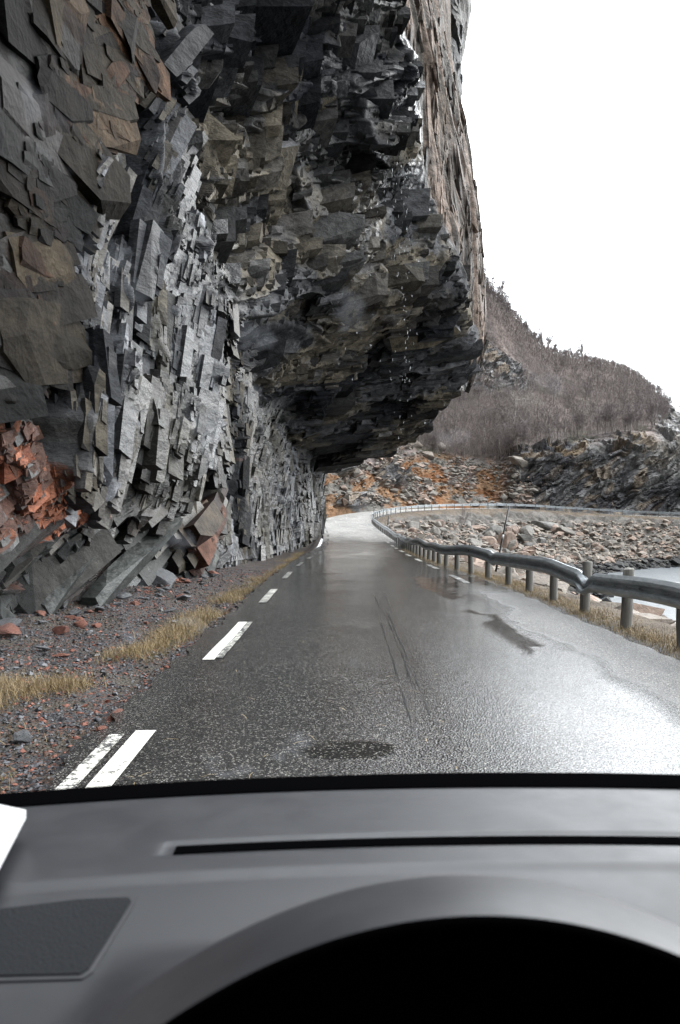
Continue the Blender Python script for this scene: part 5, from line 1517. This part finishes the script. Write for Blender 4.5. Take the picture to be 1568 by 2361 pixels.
# speaker grille
def poly_slab(pts, th, name, mat, parent=None):
    pts = np.array(pts, float); n = len(pts); V = np.concatenate([pts, pts - [0, 0, th]])
    F4 = np.array([[i, (i + 1) % n, n + (i + 1) % n, n + i] for i in range(n)]); 
    me = mesh_np(name, V, [np.arange(n)[None], F4, np.arange(n, 2 * n)[None, ::-1]], False, [mat]); return me
def on_dash(px, py, up=.002):
    d = ray(px, py); z = -.39
    for _ in range(8):
        k = z / d[2]; z = float(zdash(np.array([d[0] * k]), np.array([d[1] * k]))[0] + hood_shape(np.array([d[0] * k]), np.array([d[1] * k]))[0]) + up
    return (d[0] * k, d[1] * k, z)
frame = [on_dash(*p, .0015) for p in [(-140, 2115), (0, 2082), (180, 2062), (306, 2058), (318, 2066), (312, 2082), (215, 2240), (190, 2256), (0, 2262), (-140, 2262)]]
subadd('grille_frame', poly_slab(frame, .004, 'grille_frame', M_dash), dash_o)
gr = [on_dash(*p, .0030) for p in [(-140, 2128), (0, 2095), (180, 2073), (296, 2068), (302, 2076), (205, 2232), (185, 2244), (0, 2248), (-140, 2248)]]
subadd('speaker_grille', poly_slab(gr, .003, 'speaker_grille', M_spk), dash_o)
for o in dash_o.children: o.matrix_parent_inverse = Matrix.Identity(4)
# binnacle: cave under the hood's front edge, its darkness painted as black
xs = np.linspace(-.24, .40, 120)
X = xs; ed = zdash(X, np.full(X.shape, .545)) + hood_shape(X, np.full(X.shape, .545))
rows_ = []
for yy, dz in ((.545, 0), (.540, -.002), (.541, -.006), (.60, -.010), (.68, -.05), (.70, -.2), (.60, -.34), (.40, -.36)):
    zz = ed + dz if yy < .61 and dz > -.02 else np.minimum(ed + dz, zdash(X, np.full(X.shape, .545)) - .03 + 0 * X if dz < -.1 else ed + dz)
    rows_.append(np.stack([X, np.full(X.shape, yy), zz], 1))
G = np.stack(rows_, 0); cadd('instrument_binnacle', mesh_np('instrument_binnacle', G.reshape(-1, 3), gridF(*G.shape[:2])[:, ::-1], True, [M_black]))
# lower dash front (below the frame)
xs = np.linspace(-.62, 1.3, 60)
zt = zdash(xs, np.full(xs.shape, .545)) + hood_shape(xs, np.full(xs.shape, .545))
msk = ~((xs > -.2) & (xs < .5))
for sgn, sel in (('l', xs <= -.21), ('r', xs >= .37)):
    x_ = xs[sel]; z_ = zt[sel]; G = np.stack([np.stack([x_, 0 * x_ + .545, z_], 1), np.stack([x_, 0 * x_ + .52, z_ - .02], 1), np.stack([x_, 0 * x_ + .50, z_ - .5], 1)], 0)
    subadd('dash_front', mesh_np('dash_front', G.reshape(-1, 3), gridF(*G.shape[:2])[:, ::-1], True, [M_dash]), dash_o)
# windscreen glass with faint grime
t = NT('windscreen_glass'); 
for l_ in list(t.out.inputs['Surface'].links): t.l.remove(l_)
tr = t.node('ShaderNodeBsdfTransparent'); tr.inputs[0].default_value = (.97, .985, .98, 1)
gl = t.node('ShaderNodeBsdfGlossy'); gl.inputs['Roughness'].default_value = .02
tl = t.node('ShaderNodeBsdfDiffuse'); tl.inputs[0].default_value = (.7, .75, .8, 1)
tl2 = t.node('ShaderNodeBsdfTranslucent'); tl2.inputs[0].default_value = (.7, .75, .82, 1)
fr = t.node('ShaderNodeFresnel'); fr.inputs[0].default_value = 1.25
m1 = t.node('ShaderNodeMixShader'); t.l.new(t.math('MULTIPLY', fr.outputs[0], .35), m1.inputs[0]); t.l.new(tr.outputs[0], m1.inputs[1]); t.l.new(gl.outputs[0], m1.inputs[2])
g1 = t.noise(9, 4, .6, t.pos(scale=(1, 1, .7), obj=True)); g = t.ramp(g1, .62, .80, 0.0, 0.10)
m2 = t.node('ShaderNodeMixShader'); t.l.new(g, m2.inputs[0]); t.l.new(m1.outputs[0], m2.inputs[1]); t.l.new(tl2.outputs[0], m2.inputs[2])
t.l.new(m2.outputs[0], t.out.inputs['Surface'])
M_glass = t.m
xs = np.linspace(-.75, 1.35, 30); tt = np.linspace(0, 1, 16)
yb = yfar(xs) + .035; zb = zdash(xs, yfar(xs)) + .006
G = np.stack([np.stack([xs * (1 - .12 * t_), yb - .72 * t_, zb + (.42 + .36) * t_ ** .96], 1) for t_ in tt], 0)
G2 = G + [0, -.004, -.004]
V = np.concatenate([G.reshape(-1, 3)]); 
cadd('windscreen', mesh_np('windscreen', V, gridF(*G.shape[:2]), True, [M_glass]))
# roof lining, pillars and bonnet (all outside the frame, but they shade the cabin and belong to it)
top = G[-1]
rf = np.stack([top, top + [0, -.5, .05], top + [0, -1.6, .03], top + [0, -2.6, -.1]], 0)
rf2 = rf + [0, 0, .03]
cadd('roof', mesh_np('roof', np.concatenate([rf, rf2[::-1]]).reshape(-1, 3), gridF(8, 30), True, [M_cloth]))
def pillar(p0, p1, w, name, mat):
    V, F = tube([p0, (np.array(p0) + p1) / 2, p1], w, 8); return cadd(name, mesh_np(name, V, F, True, [mat]))
pillar(G[0, 0] + [-.02, 0, -.1], G[-1, 0] + [-.02, 0, 0], .045, 'windscreen_pillar', M_dash)
pillar(G[0, -1] + [.02, 0, -.1], G[-1, -1] + [.02, 0, 0], .045, 'windscreen_pillar', M_dash)
# body sides: door panels below the windows, floor, rear
def box(name, lo, hi, mat):
    lo = np.array(lo, float); hi = np.array(hi, float)
    V = np.array([[x, y, z] for x in (lo[0], hi[0]) for y in (lo[1], hi[1]) for z in (lo[2], hi[2])])
    F = np.array([[0, 1, 3, 2], [4, 6, 7, 5], [0, 4, 5, 1], [2, 3, 7, 6], [0, 2, 6, 4], [1, 5, 7, 3]])
    return cadd(name, mesh_np(name, V, F, False, [mat]))
box('door_panel', (-.80, -1.2, -1.2), (-.72, .95, -.42), M_dash); box('door_panel', (1.30, -1.2, -1.2), (1.38, .95, -.42), M_dash)
box('floor_pan', (-.8, -1.6, -1.32), (1.38, 1.1, -1.25), M_black); box('rear_panel', (-.8, -1.7, -1.3), (1.38, -1.6, .3), M_black)
# bonnet drops away ahead of the glass
xs = np.linspace(-.72, 1.3, 40); rows_ = []
for k in range(10):
    f = k / 9; rows_.append(np.stack([xs * (1 - .08 * f) + .02 * f, yfar(xs) + .06 + .75 * f, -.475 - .30 * f ** 1.5 - .03 * ((xs - .29) / 1.0) ** 2], 1))
rows_.append(rows_[-1] + [0, .05, -.45])
G = np.stack(rows_, 0); cadd('bonnet', mesh_np('bonnet', G.reshape(-1, 3), gridF(*G.shape[:2])[:, ::-1], True, [M_white]))
# white panel added at the dash's left corner, standing for the bright outside
tri = [at(60, 1873, 1.02), at(-60, 1848, 1.05), at(-160, 1860, 1.0), at(-160, 2100, .80), at(-40, 2062, .82), at(0, 1985, .88), at(30, 1928, .95)]
tri = [(p[0], p[1], p[2] + .003) for p in tri]
cadd('corner_white_panel', poly_slab(tri, .01, 'corner_white_panel', M_white))
